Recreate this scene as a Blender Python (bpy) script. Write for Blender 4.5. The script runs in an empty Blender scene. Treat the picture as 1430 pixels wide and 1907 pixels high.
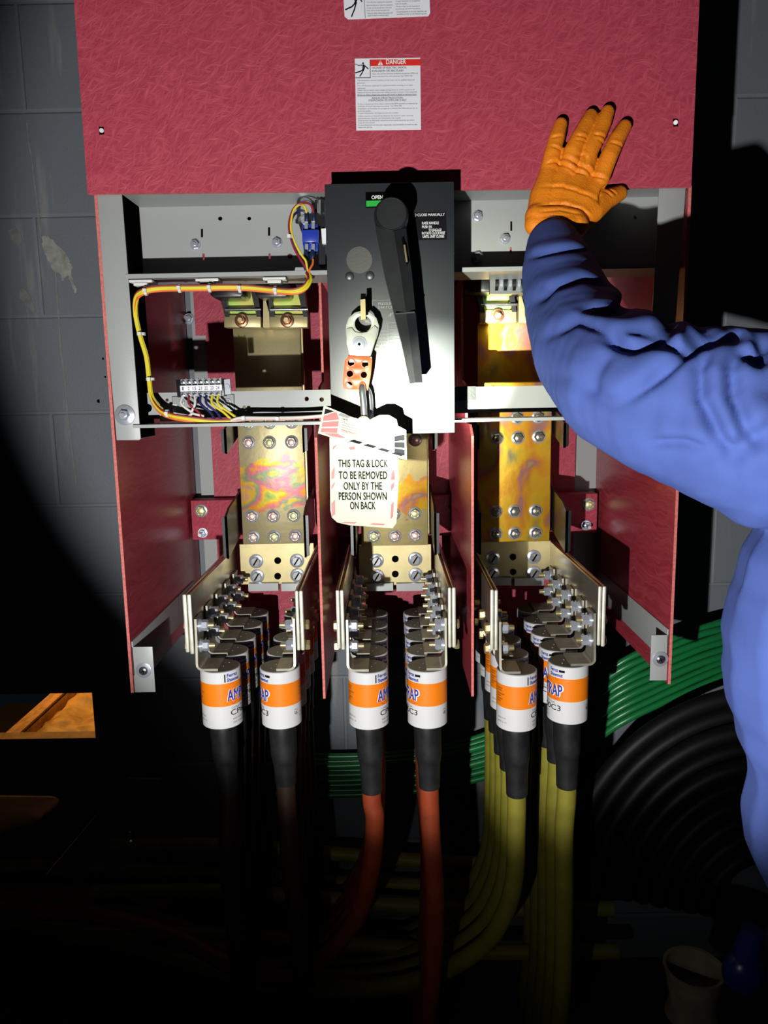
import bpy, bmesh, math, random
import numpy as np
from mathutils import Vector, Matrix
from mathutils.geometry import tessellate_polygon
random.seed(4)
scene = bpy.context.scene
COL = scene.collection

# ------------------------------------------------------------------ camera, world, lights, exposure
F = 1432.0
CAM = Vector((-.0121, -1.1726, 1.45))
PITCH, ROLL, YAW = .1584, .0187, -.0072
_f = Vector((math.sin(YAW)*math.cos(PITCH), math.cos(YAW)*math.cos(PITCH), -math.sin(PITCH)))
_r = Vector((math.cos(YAW), -math.sin(YAW), 0)); _u = _r.cross(_f)
RT = math.cos(ROLL)*_r - math.sin(ROLL)*_u
UP = math.cos(ROLL)*_u + math.sin(ROLL)*_r
cd = bpy.data.cameras.new('camera'); cam = bpy.data.objects.new('camera', cd); COL.objects.link(cam)
cam.matrix_world = Matrix(((RT.x, UP.x, -_f.x, CAM.x), (RT.y, UP.y, -_f.y, CAM.y), (RT.z, UP.z, -_f.z, CAM.z), (0, 0, 0, 1)))
cd.sensor_fit = 'HORIZONTAL'; cd.sensor_width = 36; cd.lens = 36*F/1430; cd.clip_start = .02
scene.camera = cam

def P(px, py, Y):
    d = _f + RT*((px-715)/F) - UP*((py-953.5)/F)
    return CAM + d*((Y-CAM.y)/d.y)
def PX(px, py, X):
    d = _f + RT*((px-715)/F) - UP*((py-953.5)/F)
    return CAM + d*((X-CAM.x)/d.x)
def PZ(px, py, Z):
    d = _f + RT*((px-715)/F) - UP*((py-953.5)/F)
    return CAM + d*((Z-CAM.z)/d.z)
V = Vector

scene.view_settings.view_transform = 'Standard'
scene.view_settings.look = 'None'
scene.view_settings.exposure = 0.0
scene.view_settings.gamma = 1.0
scene.view_settings.use_curve_mapping = False
scene.cycles.diffuse_bounces = 1
scene.cycles.max_bounces = 6
w = bpy.data.worlds.new('dark_room'); scene.world = w; w.use_nodes = True
w.node_tree.nodes['Background'].inputs[0].default_value = (.55, .75, 1, 1)
w.node_tree.nodes['Background'].inputs[1].default_value = .004

WALL_Y = .475
TORCH = CAM + V((-.20, -.02, -.33))          # hand-held torch, below and left of the lens
AIM = P(800, 738, -.07)
def spot(name, loc, aim, power, half_deg, blend, color, radius):
    l = bpy.data.lights.new(name, 'SPOT'); l.energy = power; l.spot_size = math.radians(2*half_deg); l.spot_blend = blend
    l.color = color; l.shadow_soft_size = radius
    o = bpy.data.objects.new(name, l); COL.objects.link(o); o.location = loc
    o.rotation_euler = (aim-loc).to_track_quat('-Z', 'Y').to_euler(); return o
spot('torch_spill', TORCH, P(925, 590, WALL_Y), 68, 35.3, .30, (1, .99, .97), .008)
spot('torch_corona', TORCH, P(1020, 1110, 0), 5.8, 37.0, 1.0, (1, .99, .97), .008)
spot('torch_hotspot', TORCH, AIM, 1150, 5.1, 1.0, (.97, 1, .84), .008)
spot('torch_halo', TORCH, AIM, 85, 11.0, 1.0, (.93, 1, .74), .008)
ol = bpy.data.lights.new('sodium_lamp', 'POINT'); ol.energy = 16; ol.color = (1, .48, .10); ol.shadow_soft_size = .06
oo = bpy.data.objects.new('sodium_lamp', ol); COL.objects.link(oo); oo.location = (-1.0, 1.22, 1.04)

# ------------------------------------------------------------------ materials
def mat(name, rgb, rough=.5, metal=0., spec=.5, noise=0., nscale=40., bump=0., bscale=200., coat=0.):
    m = bpy.data.materials.new(name); m.use_nodes = True
    nt = m.node_tree; b = nt.nodes['Principled BSDF']
    b.inputs['Base Color'].default_value = (*rgb, 1); b.inputs['Roughness'].default_value = rough
    b.inputs['Metallic'].default_value = metal; b.inputs['Specular IOR Level'].default_value = spec
    b.inputs['Coat Weight'].default_value = coat
    tc = nt.nodes.new('ShaderNodeTexCoord')
    if noise:
        n = nt.nodes.new('ShaderNodeTexNoise'); n.inputs['Scale'].default_value = nscale; n.inputs['Detail'].default_value = 5
        nt.links.new(tc.outputs['Object'], n.inputs['Vector'])
        r = nt.nodes.new('ShaderNodeValToRGB'); r.color_ramp.elements[0].position = .3; r.color_ramp.elements[1].position = .7
        r.color_ramp.elements[0].color = (*[c*(1-noise) for c in rgb], 1); r.color_ramp.elements[1].color = (*[min(1, c*(1+noise)) for c in rgb], 1)
        nt.links.new(n.outputs['Fac'], r.inputs[0]); nt.links.new(r.outputs[0], b.inputs['Base Color'])
    if bump:
        n = nt.nodes.new('ShaderNodeTexNoise'); n.inputs['Scale'].default_value = bscale; n.inputs['Detail'].default_value = 4
        nt.links.new(tc.outputs['Object'], n.inputs['Vector'])
        bp = nt.nodes.new('ShaderNodeBump'); bp.inputs['Strength'].default_value = bump; bp.inputs['Distance'].default_value = .002
        nt.links.new(n.outputs['Fac'], bp.inputs['Height']); nt.links.new(bp.outputs[0], b.inputs['Normal'])
    return m

def fibre(name, rgb, rough=.5, strength=.55, spec=.35):
    """glass-mat reinforced polyester: criss-cross strands"""
    m = mat(name, rgb, rough, spec=spec); nt = m.node_tree; b = nt.nodes['Principled BSDF']
    tc = nt.nodes.new('ShaderNodeTexCoord'); hs = []
    for i, (rot, sc) in enumerate(((.5, (34, 1, 190)), (-.75, (190, 1, 34)), (1.25, (40, 1, 210)), (-.15, (36, 1, 200)))):
        mp = nt.nodes.new('ShaderNodeMapping'); mp.inputs['Rotation'].default_value = (0, rot, 0); mp.inputs['Location'].default_value = (i*3.1, 0, i*1.7)
        nw = nt.nodes.new('ShaderNodeTexNoise'); nw.inputs['Scale'].default_value = 14; nw.inputs['Detail'].default_value = 1
        ma = nt.nodes.new('ShaderNodeVectorMath'); ma.operation = 'MULTIPLY_ADD'; ma.inputs[1].default_value = (.035, .035, .035)
        nt.links.new(tc.outputs['Object'], nw.inputs['Vector']); nt.links.new(nw.outputs['Color'], ma.inputs[0]); nt.links.new(tc.outputs['Object'], ma.inputs[2])
        nt.links.new(ma.outputs[0], mp.inputs['Vector'])
        sm = nt.nodes.new('ShaderNodeVectorMath'); sm.operation = 'MULTIPLY'; sm.inputs[1].default_value = sc
        nt.links.new(mp.outputs[0], sm.inputs[0])
        n = nt.nodes.new('ShaderNodeTexNoise'); n.inputs['Scale'].default_value = 1; n.inputs['Detail'].default_value = 2; n.inputs['Roughness'].default_value = .6
        nt.links.new(sm.outputs[0], n.inputs['Vector']); hs.append(n.outputs['Fac'])
    cur = hs[0]
    for h in hs[1:]:
        mx = nt.nodes.new('ShaderNodeMath'); mx.operation = 'MAXIMUM'; nt.links.new(cur, mx.inputs[0]); nt.links.new(h, mx.inputs[1]); cur = mx.outputs[0]
    bp = nt.nodes.new('ShaderNodeBump'); bp.inputs['Strength'].default_value = strength; bp.inputs['Distance'].default_value = .003
    nt.links.new(cur, bp.inputs['Height']); nt.links.new(bp.outputs[0], b.inputs['Normal'])
    r = nt.nodes.new('ShaderNodeValToRGB'); r.color_ramp.elements[0].position = .48; r.color_ramp.elements[1].position = .82
    r.color_ramp.elements[0].color = (*[c*.9 for c in rgb], 1); r.color_ramp.elements[1].color = (*[min(1, c*1.3+.035) for c in rgb], 1)  # strands also tinted lighter, painting in the light their relief catches
    nt.links.new(cur, r.inputs[0]); nt.links.new(r.outputs[0], b.inputs['Base Color'])
    return m

def tempered(name, stops, base, scale=(9, 9, 14), bands=None, metal=.55, rough=.42):
    """plated copper with heat-tint colours; bands=(z0,z1) limits the tint, plain plating elsewhere"""
    m = mat(name, base, rough, metal); nt = m.node_tree; b = nt.nodes['Principled BSDF']
    tc = nt.nodes.new('ShaderNodeTexCoord')
    sm = nt.nodes.new('ShaderNodeVectorMath'); sm.operation = 'MULTIPLY'; sm.inputs[1].default_value = scale
    nt.links.new(tc.outputs['Object'], sm.inputs[0])
    n = nt.nodes.new('ShaderNodeTexNoise'); n.inputs['Scale'].default_value = 1; n.inputs['Detail'].default_value = 3; n.inputs['Distortion'].default_value = .45
    nt.links.new(sm.outputs[0], n.inputs['Vector'])
    r = nt.nodes.new('ShaderNodeValToRGB'); els = r.color_ramp.elements
    while len(els) < len(stops): els.new(.5)
    for e, (p, c) in zip(els, stops): e.position = p; e.color = (*c, 1)
    nt.links.new(n.outputs['Fac'], r.inputs[0])
    out = r.outputs[0]
    if bands:
        se = nt.nodes.new('ShaderNodeSeparateXYZ'); nt.links.new(tc.outputs['Object'], se.inputs[0])
        n2 = nt.nodes.new('ShaderNodeTexNoise'); n2.inputs['Scale'].default_value = 26; n2.inputs['Detail'].default_value = 5
        nt.links.new(tc.outputs['Object'], n2.inputs['Vector'])
        a = nt.nodes.new('ShaderNodeMath'); a.operation = 'MULTIPLY_ADD'; a.inputs[1].default_value = .10; nt.links.new(n2.outputs['Fac'], a.inputs[0]); nt.links.new(se.outputs[2], a.inputs[2])
        r2 = nt.nodes.new('ShaderNodeMath'); r2.operation = 'COMPARE'; nt.links.new(a.outputs[0], r2.inputs[0])
        r2.inputs[1].default_value = (bands[0]+bands[1])/2 + .05; r2.inputs[2].default_value = (bands[1]-bands[0])/2
        mx = nt.nodes.new('ShaderNodeMix'); mx.data_type = 'RGBA'; nt.links.new(r2.outputs[0], mx.inputs['Factor'])
        n3 = nt.nodes.new('ShaderNodeTexNoise'); n3.inputs['Scale'].default_value = 30; n3.inputs['Detail'].default_value = 6; nt.links.new(sm.outputs[0], n3.inputs['Vector'])
        r3 = nt.nodes.new('ShaderNodeValToRGB'); r3.color_ramp.elements[0].color = (*[c*.8 for c in base], 1); r3.color_ramp.elements[1].color = (*[min(1, c*1.15) for c in base], 1)
        nt.links.new(n3.outputs['Fac'], r3.inputs[0]); nt.links.new(r3.outputs[0], mx.inputs['A']); nt.links.new(out, mx.inputs['B']); out = mx.outputs['Result']
    nt.links.new(out, b.inputs['Base Color'])
    nb = nt.nodes.new('ShaderNodeTexNoise'); nb.inputs['Scale'].default_value = 60; nt.links.new(tc.outputs['Object'], nb.inputs['Vector'])
    bp = nt.nodes.new('ShaderNodeBump'); bp.inputs['Strength'].default_value = .12; bp.inputs['Distance'].default_value = .003
    nt.links.new(nb.outputs['Fac'], bp.inputs['Height']); nt.links.new(bp.outputs[0], b.inputs['Normal'])
    return m

def wall_mat():
    m = mat('painted_block', (.165, .182, .205), .55, bump=.25, bscale=160); nt = m.node_tree; b = nt.nodes['Principled BSDF']
    tc = nt.nodes.new('ShaderNodeTexCoord'); se = nt.nodes.new('ShaderNodeSeparateXYZ'); cb = nt.nodes.new('ShaderNodeCombineXYZ')
    nt.links.new(tc.outputs['Object'], se.inputs[0]); nt.links.new(se.outputs[0], cb.inputs[0]); nt.links.new(se.outputs[2], cb.inputs[1])
    mp = nt.nodes.new('ShaderNodeMapping'); mp.inputs['Location'].default_value = (.12, -.013, 0); nt.links.new(cb.outputs[0], mp.inputs[0])
    br = nt.nodes.new('ShaderNodeTexBrick'); br.inputs['Scale'].default_value = 1; br.inputs['Brick Width'].default_value = .406; br.inputs['Row Height'].default_value = .2
    br.inputs['Mortar Size'].default_value = .005; br.inputs['Mortar Smooth'].default_value = .6
    br.inputs['Color1'].default_value = (1, 1, 1, 1); br.inputs['Color2'].default_value = (1, 1, 1, 1); br.inputs['Mortar'].default_value = (0, 0, 0, 1)
    nt.links.new(mp.outputs[0], br.inputs['Vector'])
    bp = [n for n in nt.nodes if n.type == 'BUMP'][0]
    bp2 = nt.nodes.new('ShaderNodeBump'); bp2.inputs['Strength'].default_value = .6; bp2.inputs['Distance'].default_value = .004
    nt.links.new(br.outputs['Color'], bp2.inputs['Height']); nt.links.new(bp.outputs[0], bp2.inputs['Normal']); nt.links.new(bp2.outputs[0], b.inputs['Normal'])
    # old drips and scrapes: tall thin stains in a lighter chalky tone
    sm = nt.nodes.new('ShaderNodeVectorMath'); sm.operation = 'MULTIPLY'; sm.inputs[1].default_value = (26, 1, 3.2); nt.links.new(tc.outputs['Object'], sm.inputs[0])
    n = nt.nodes.new('ShaderNodeTexNoise'); n.inputs['Scale'].default_value = 1; n.inputs['Detail'].default_value = 6; nt.links.new(sm.outputs[0], n.inputs['Vector'])
    r = nt.nodes.new('ShaderNodeValToRGB'); r.color_ramp.elements[0].position = .62; r.color_ramp.elements[1].position = .70
    r.color_ramp.elements[0].color = (.165, .182, .205, 1); r.color_ramp.elements[1].color = (.235, .24, .24, 1)
    nt.links.new(n.outputs['Fac'], r.inputs[0])
    mx = nt.nodes.new('ShaderNodeMix'); mx.data_type = 'RGBA'; mx.blend_type = 'MIX'
    inv = nt.nodes.new('ShaderNodeMath'); inv.operation = 'SUBTRACT'; inv.inputs[0].default_value = 1
    nt.links.new(br.outputs['Color'], inv.inputs[1])
    sc = nt.nodes.new('ShaderNodeMath'); sc.operation = 'MULTIPLY'; sc.inputs[1].default_value = .22; nt.links.new(inv.outputs[0], sc.inputs[0])
    nt.links.new(sc.outputs[0], mx.inputs['Factor']); nt.links.new(r.outputs[0], mx.inputs['A']); mx.inputs['B'].default_value = (.30, .315, .33, 1)
    nt.links.new(mx.outputs['Result'], b.inputs['Base Color'])
    return m

def cloth_mat():
    m = mat('blue_cotton', (.070, .112, .35), .85, spec=.15, noise=.10, nscale=14, bump=.12, bscale=900); return m
def glove_mat():
    m = mat('orange_nitrile', (.92, .26, .013), .48, spec=.35, noise=.10, nscale=30); nt = m.node_tree; b = nt.nodes['Principled BSDF']
    tc = nt.nodes.new('ShaderNodeTexCoord'); mp = nt.nodes.new('ShaderNodeMapping'); mp.inputs['Rotation'].default_value = (0, .6, 0); nt.links.new(tc.outputs['Object'], mp.inputs[0])
    wv = nt.nodes.new('ShaderNodeTexVoronoi'); wv.inputs['Scale'].default_value = 420; nt.links.new(mp.outputs[0], wv.inputs['Vector'])
    bp = nt.nodes.new('ShaderNodeBump'); bp.inputs['Strength'].default_value = .35; bp.inputs['Distance'].default_value = .001
    nt.links.new(wv.outputs['Distance'], bp.inputs['Height']); nt.links.new(bp.outputs[0], b.inputs['Normal']); return m

M = dict(
    red=fibre('red_glass_polyester', (.44, .048, .082)),
    redside=fibre('red_polyester_sheet', (.40, .035, .055), .33, .10, .5),
    rededge=mat('raw_sheet_edge', (.62, .16, .14), .7, noise=.25, nscale=200),
    grey=mat('grey_enamel', (.36, .375, .368), .42, bump=.05, bscale=500),
    greydark=mat('dark_zinc', (.30, .31, .31), .35, .5),  # darker grey metal for small fittings
    hole=mat('hole_black', (.003, .003, .003), 1., spec=0.),
    black=mat('black_moulding', (.009, .010, .011), .36, bump=.05, bscale=300),
    boxblack=mat('charcoal_powder_coat', (.022, .026, .030), .43, spec=1.0, bump=.045, bscale=900),
    handle=mat('black_handle_plastic', (.014, .015, .016), .38, spec=.5, noise=.3, nscale=25),
    steel=mat('zinc_plated_steel', (.60, .64, .72), .25, .6),
    jawsteel=mat('cast_jaw_steel', (.46, .48, .42), .38, .35, noise=.15, nscale=60),
    tabmetal=mat('plated_tab', (.33, .31, .25), .42, .6, noise=.15, nscale=60),
    brightsteel=mat('bright_steel', (.75, .76, .78), .18, .95),
    gold=mat('yellow_zinc', (.72, .60, .30), .32, .8),
    goldbolt=mat('yellow_zinc_bolt', (.70, .68, .34), .35, .6, noise=.25, nscale=300),
    pinkbolt=mat('pinkish_zinc_bolt', (.75, .55, .47), .35, .6, noise=.25, nscale=300),
    coppernut=mat('copper_nut', (.50, .24, .13), .32, .85),
    brass=mat('dull_brass_plating', (.45, .38, .19), .42, .55, noise=.14, nscale=18, bump=.06, bscale=60),
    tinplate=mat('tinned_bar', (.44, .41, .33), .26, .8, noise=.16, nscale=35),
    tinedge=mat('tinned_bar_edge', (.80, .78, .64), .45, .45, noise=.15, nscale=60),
    cap=mat('dull_nickel_cap', (.15, .14, .12), .45, .5),
    white=mat('white_label_film', (.86, .86, .90), .42),
    fusewhite=mat('white_fuse_tube', (.66, .66, .66), .38),
    orange=mat('orange_fuse_band', (.86, .21, .005), .42),
    blue=mat('blue_print', (.015, .035, .36), .5),
    ink=mat('black_print', (.010, .010, .012), .8, spec=.05),
    greyink=mat('grey_print', (.16, .16, .17), .6),
    palegrey=mat('pale_grey_print', (.26, .28, .26), .6),
    whiteink=mat('white_print', (.9, .9, .9), .5),
    redink=mat('red_print', (.78, .03, .02), .45),
    tagred=mat('tag_red', (.33, .008, .022), .45),
    tag=mat('tag_card', (.40, .42, .31), .5),
    hasp=mat('red_vinyl', (.78, .10, .025), .38),
    green=mat('green_flag', (.02, .46, .05), .4),
    bluebox=mat('blue_moulding', (.02, .05, .42), .3),
    yellowwire=mat('yellow_wire', (.78, .66, .03), .4),
    redwire=mat('maroon_wire', (.30, .02, .04), .4),
    orangewire=mat('orange_wire', (.80, .17, .04), .4),
    navywire=mat('navy_wire', (.02, .02, .12), .4),
    whitewire=mat('white_wire', (.78, .74, .68), .4),
    pinkwire=mat('pink_wire', (.78, .48, .45), .4),
    nylon=mat('nylon_white', (.74, .74, .70), .5),
    boot=mat('heat_shrink', (.014, .0145, .015), .42, noise=.4, nscale=40, bump=.15, bscale=60),
    cable_brown=mat('brown_cable', (.035, .018, .010), .5),
    cable_orange=mat('orange_cable', (.30, .045, .014), .5, noise=.15, nscale=30),
    cable_yellow=mat('yellow_cable', (.24, .215, .024), .5, noise=.15, nscale=30),
    cable_green=mat('green_cable', (.010, .17, .045), .3),
    cable_black=mat('black_cable', (.005, .005, .0055), .5, spec=.2),
    wall=wall_mat(),
    drip=mat('dried_paint_run', (.21, .215, .205), .8, noise=.25, nscale=50),
    chalk=mat('chalky_scrape', (.30, .30, .27), .9, noise=.3, nscale=60),
    floor=mat('dusty_concrete', (.06, .06, .06), .85, noise=.3, nscale=10),
    dirt=mat('wet_dirt', (.36, .22, .08), .6, noise=.45, nscale=24, bump=.8, bscale=40),
    pitshade=mat('pit_shade', (.02, .012, .006), .9),
    timber=mat('dirty_timber', (.42, .24, .11), .75, noise=.35, nscale=30, bump=.4, bscale=80),
    cloth=cloth_mat(), glove=glove_mat(),
    skin=mat('skin', (.46, .25, .17), .55, noise=.1, nscale=40),
    hair=mat('dark_hair', (.03, .02, .015), .6),
    eyew=mat('eye_white', (.8, .8, .78), .3),
    canvas=mat('tan_canvas', (.22, .18, .12), .85, noise=.3, nscale=30),
    bluecap=mat('dark_blue_plastic', (.01, .02, .16), .3),
    orangebag=mat('orange_sheet', (.85, .32, .08), .5),
    strap=mat('grey_strap', (.10, .10, .10), .8),
)
rainbow = ((.30, (.20, .36, .10)), (.40, (.62, .46, .04)), (.45, (.78, .28, .02)), (.50, (.55, .16, .22)), (.55, (.22, .30, .16)), (.61, (.74, .42, .02)), (.70, (.42, .22, .36)))
amber = ((.30, (.20, .20, .10)), (.38, (.58, .38, .03)), (.46, (.74, .42, .02)), (.53, (.68, .27, .02)), (.58, (.40, .17, .17)), (.63, (.48, .40, .05)), (.70, (.30, .33, .20)), (.76, (.6, .34, .04)))
lime = ((.3, (.25, .55, .25)), (.42, (.45, .62, .12)), (.55, (.60, .55, .14)), (.7, (.65, .45, .35)))
M['bus_left'] = tempered('heat_tinted_bar_banded', rainbow, (.42, .36, .19), scale=(11, 9, 16), bands=(.068, .162))
M['bus_mid'] = tempered('heat_tinted_bar_lower', amber, (.50, .41, .17), bands=(.06, .13))
M['bus_right'] = tempered('heat_tinted_bar_amber', amber, (.62, .45, .1), scale=(13, 9, 9))
M['lime'] = tempered('lime_tinted_plate', lime, (.5, .55, .2), scale=(16, 9, 16))

# ------------------------------------------------------------------ mesh building
OFF = {}
class MB:
    def __init__(s): s.v = []; s.f = []; s.m = []; s.mats = []
    def mi(s, m):
        if m not in s.mats: s.mats.append(m)
        return s.mats.index(m)
    def add(s, vs, fs, m):
        o = len(s.v); s.v += [V(p) for p in vs]; k = s.mi(m)
        for f in fs: s.f.append([i+o for i in f]); s.m.append(k)
        return s
    def box(s, a, b, m):
        x0, x1 = sorted((a[0], b[0])); y0, y1 = sorted((a[1], b[1])); z0, z1 = sorted((a[2], b[2]))
        vs = [(x, y, z) for x in (x0, x1) for y in (y0, y1) for z in (z0, z1)]
        return s.add(vs, [(0, 1, 3, 2), (4, 6, 7, 5), (0, 4, 5, 1), (2, 3, 7, 6), (0, 2, 6, 4), (1, 5, 7, 3)], m)
    def prism(s, poly, ext, m, edge=None, holes=()):
        """planar polygon (3D points) with holes, extruded by ext"""
        ext = V(ext); loops = [[V(p) for p in poly]] + [[V(p) for p in h] for h in holes]
        flat = [p for l in loops for p in l]; n = len(flat)
        tris = tessellate_polygon(loops)
        nrm = V((0, 0, 0)); l = loops[0]
        for i in range(len(l)): nrm += l[i].cross(l[(i+1) % len(l)])
        flip = nrm.dot(ext) > 0
        fr = []
        for t in tris:
            a, b, c = t; nn = (flat[b]-flat[a]).cross(flat[c]-flat[a])
            if nn.length < 1e-14: continue
            fr.append((a, b, c) if nn.dot(ext) < 0 else (a, c, b))
        vs = flat + [p+ext for p in flat]
        s.add(vs, fr + [tuple(i+n for i in reversed(t)) for t in fr], m)
        o = len(s.v)-2*n; k = s.mi(edge or m); st = 0
        for li, l in enumerate(loops):
            c = len(l); nn = V((0, 0, 0))
            for i in range(c): nn += l[i].cross(l[(i+1) % c])
            fl = (nn.dot(ext) > 0) != (li > 0)
            for i in range(c):
                a, b = st+i, st+(i+1) % c
                q = [o+a, o+b, o+b+n, o+a+n]
                s.f.append(q[::-1] if not fl else q); s.m.append(k)
            st += c
        return s
    def pp(s, pix, Y, t, m, edge=None, holes=()):
        return s.prism([P(x, y, Y) for x, y in pix], (0, t, 0), m, edge, [[P(x, y, Y) for x, y in h] for h in holes])
    def cyl(s, p0, p1, r0, r1, m, n=20, caps=True, phase=0.):
        p0, p1 = V(p0), V(p1); d = (p1-p0).normalized(); a = d.orthogonal().normalized(); b = d.cross(a)
        vs = []
        for p, r in ((p0, r0), (p1, r1)):
            for i in range(n):
                t = 2*math.pi*i/n+phase; vs.append(p + (a*math.cos(t)+b*math.sin(t))*r)
        fs = [(i, (i+1) % n, (i+1) % n+n, i+n) for i in range(n)]
        if caps: fs += [tuple(range(n-1, -1, -1)), tuple(range(n, 2*n))]
        return s.add(vs, fs, m)
    def lathe(s, p0, axis, prof, m, n=28, mats=None):
        p0, d = V(p0), V(axis).normalized(); a = d.orthogonal().normalized(); b = d.cross(a); vs = []; k = len(prof)
        for h, r in prof:
            for i in range(n):
                t = 2*math.pi*i/n; vs.append(p0+d*h+(a*math.cos(t)+b*math.sin(t))*r)
        for j in range(k-1):
            fs = [(j*n+i, j*n+(i+1) % n, (j+1)*n+(i+1) % n, (j+1)*n+i) for i in range(n)]
            if j == 0:
                o = len(s.v); s.v += vs
            kk = s.mi(mats[j] if mats else m)
            for f in fs: s.f.append([q+o for q in f]); s.m.append(kk)
        for lst, kk in ((range(n-1, -1, -1), s.mi(mats[0] if mats else m)), (range((k-1)*n, k*n), s.mi(mats[-1] if mats else m))):
            s.f.append([q+o for q in lst]); s.m.append(kk)
        return s
    def tube(s, pts, r, m, n=10, sub=8):
        pts = [V(p) for p in pts]; rs = r if isinstance(r, (list, tuple)) else [r]*len(pts)
        path, rad = smooth(pts, rs, sub)
        d = (path[1]-path[0]).normalized(); a = d.orthogonal().normalized(); vs = []
        for i, p in enumerate(path):
            t = (path[min(i+1, len(path)-1)]-path[max(i-1, 0)]).normalized()
            a = (a - t*a.dot(t)).normalized(); b = t.cross(a)
            for j in range(n):
                q = 2*math.pi*j/n; vs.append(p+(a*math.cos(q)+b*math.sin(q))*rad[i])
        k = len(path)
        fs = [(i*n+j, i*n+(j+1) % n, (i+1)*n+(j+1) % n, (i+1)*n+j) for i in range(k-1) for j in range(n)]
        fs += [tuple(range(n-1, -1, -1)), tuple(range((k-1)*n, k*n))]
        return s.add(vs, fs, m)
    def sphere(s, c, r, m, sc=(1, 1, 1), n=16, k=10):
        c = V(c); vs = [c+V((0, 0, -r*sc[2]))]; fs = []
        for i in range(1, k):
            ph = math.pi*i/k-math.pi/2
            for j in range(n):
                t = 2*math.pi*j/n; vs.append(c+V((r*sc[0]*math.cos(ph)*math.cos(t), r*sc[1]*math.cos(ph)*math.sin(t), r*sc[2]*math.sin(ph))))
        vs.append(c+V((0, 0, r*sc[2]))); L = len(vs)-1
        for j in range(n):
            fs.append((0, 1+(j+1) % n, 1+j)); fs.append((L, 1+(k-2)*n+j, 1+(k-2)*n+(j+1) % n))
            for i in range(k-2):
                a = 1+i*n+j; b = 1+i*n+(j+1) % n; fs.append((a, b, b+n, a+n))
        return s.add(vs, fs, m)
    def capsule(s, p0, p1, r0, r1, m, sc=(1, 1, 1)):
        p0, p1 = V(p0), V(p1)
        k = max(2, int((p1-p0).length/(.35*min(r0, r1)))+1)
        for i in range(k+1):
            t = i/k; s.sphere(p0.lerp(p1, t), r0+(r1-r0)*t, m, sc, 14, 9)
        return s
    def text(s, body, org, m, size, width=None, u=(1, 0, 0), v=(0, 0, 1), align='LEFT', bold=0., fn=None, maxh=None):
        c = bpy.data.curves.new('t', 'FONT'); c.body = body; c.size = 1.0; c.align_x = 'LEFT';  c.resolution_u = 3
        o = bpy.data.objects.new('t', c); COL.objects.link(o)
        me = bpy.data.meshes.new_from_object(o)
        xs = [q.co.x for q in me.vertices]
        if xs:
            x0, x1 = min(xs), max(xs); k = size if width is None else width/(x1-x0)
            W = (x1-x0)*k; sh = {'LEFT': 0, 'CENTER': -W/2, 'RIGHT': -W}[align]
            if not fn: org, u, v = V(org), V(u), V(v)
            pts = [(((q.co.x-x0)*k+sh), q.co.y*size) for q in me.vertices]
            vs = [fn(*p) for p in pts] if fn else [org+u*x+v*y for x, y in pts]
            fs = [tuple(p.vertices) for p in me.polygons]; b = bold*size
            if not b: s.add(vs, fs, m)
            for q_, (dx, dy) in enumerate(((b, 0), (-b, 0), (0, b), (0, -b)) if b else ()):      # heavier strokes, thin layers of ink
                if fn: s.add([p+V((p.x, p.y, 0)).normalized()*(q_*3e-5) for p in (fn(x+dx, y+dy) for x, y in pts)], fs, m)
                else: s.add([org+u*(x+dx)+v*(y+dy)+u.cross(v)*(q_*3e-5) for x, y in pts], fs, m)
        bpy.data.objects.remove(o); bpy.data.curves.remove(c); bpy.data.meshes.remove(me)
        return s
    def mesh(s, name):
        me = bpy.data.meshes.new(name); me.from_pydata([tuple(p) for p in s.v], [], s.f)
        for m in s.mats: me.materials.append(m)
        me.polygons.foreach_set('material_index', s.m); me.update(); return me

def smooth(pts, rs, sub):
    if len(pts) < 3: sub = max(1, sub//2)
    out, ro = [], []; n = len(pts)
    for i in range(n-1):
        p0 = pts[max(i-1, 0)]; p1 = pts[i]; p2 = pts[i+1]; p3 = pts[min(i+2, n-1)]
        if i == 0: p0 = p1*2-p2
        if i == n-2: p3 = p2*2-p1
        for k in range(sub):
            t = k/sub; t2 = t*t; t3 = t2*t
            out.append(.5*((2*p1)+(p2-p0)*t+(2*p0-5*p1+4*p2-p3)*t2+(3*p1-p0-3*p2+p3)*t3)); ro.append(rs[i]+(rs[i+1]-rs[i])*t)
    out.append(pts[-1]); ro.append(rs[-1]); return out, ro

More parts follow.
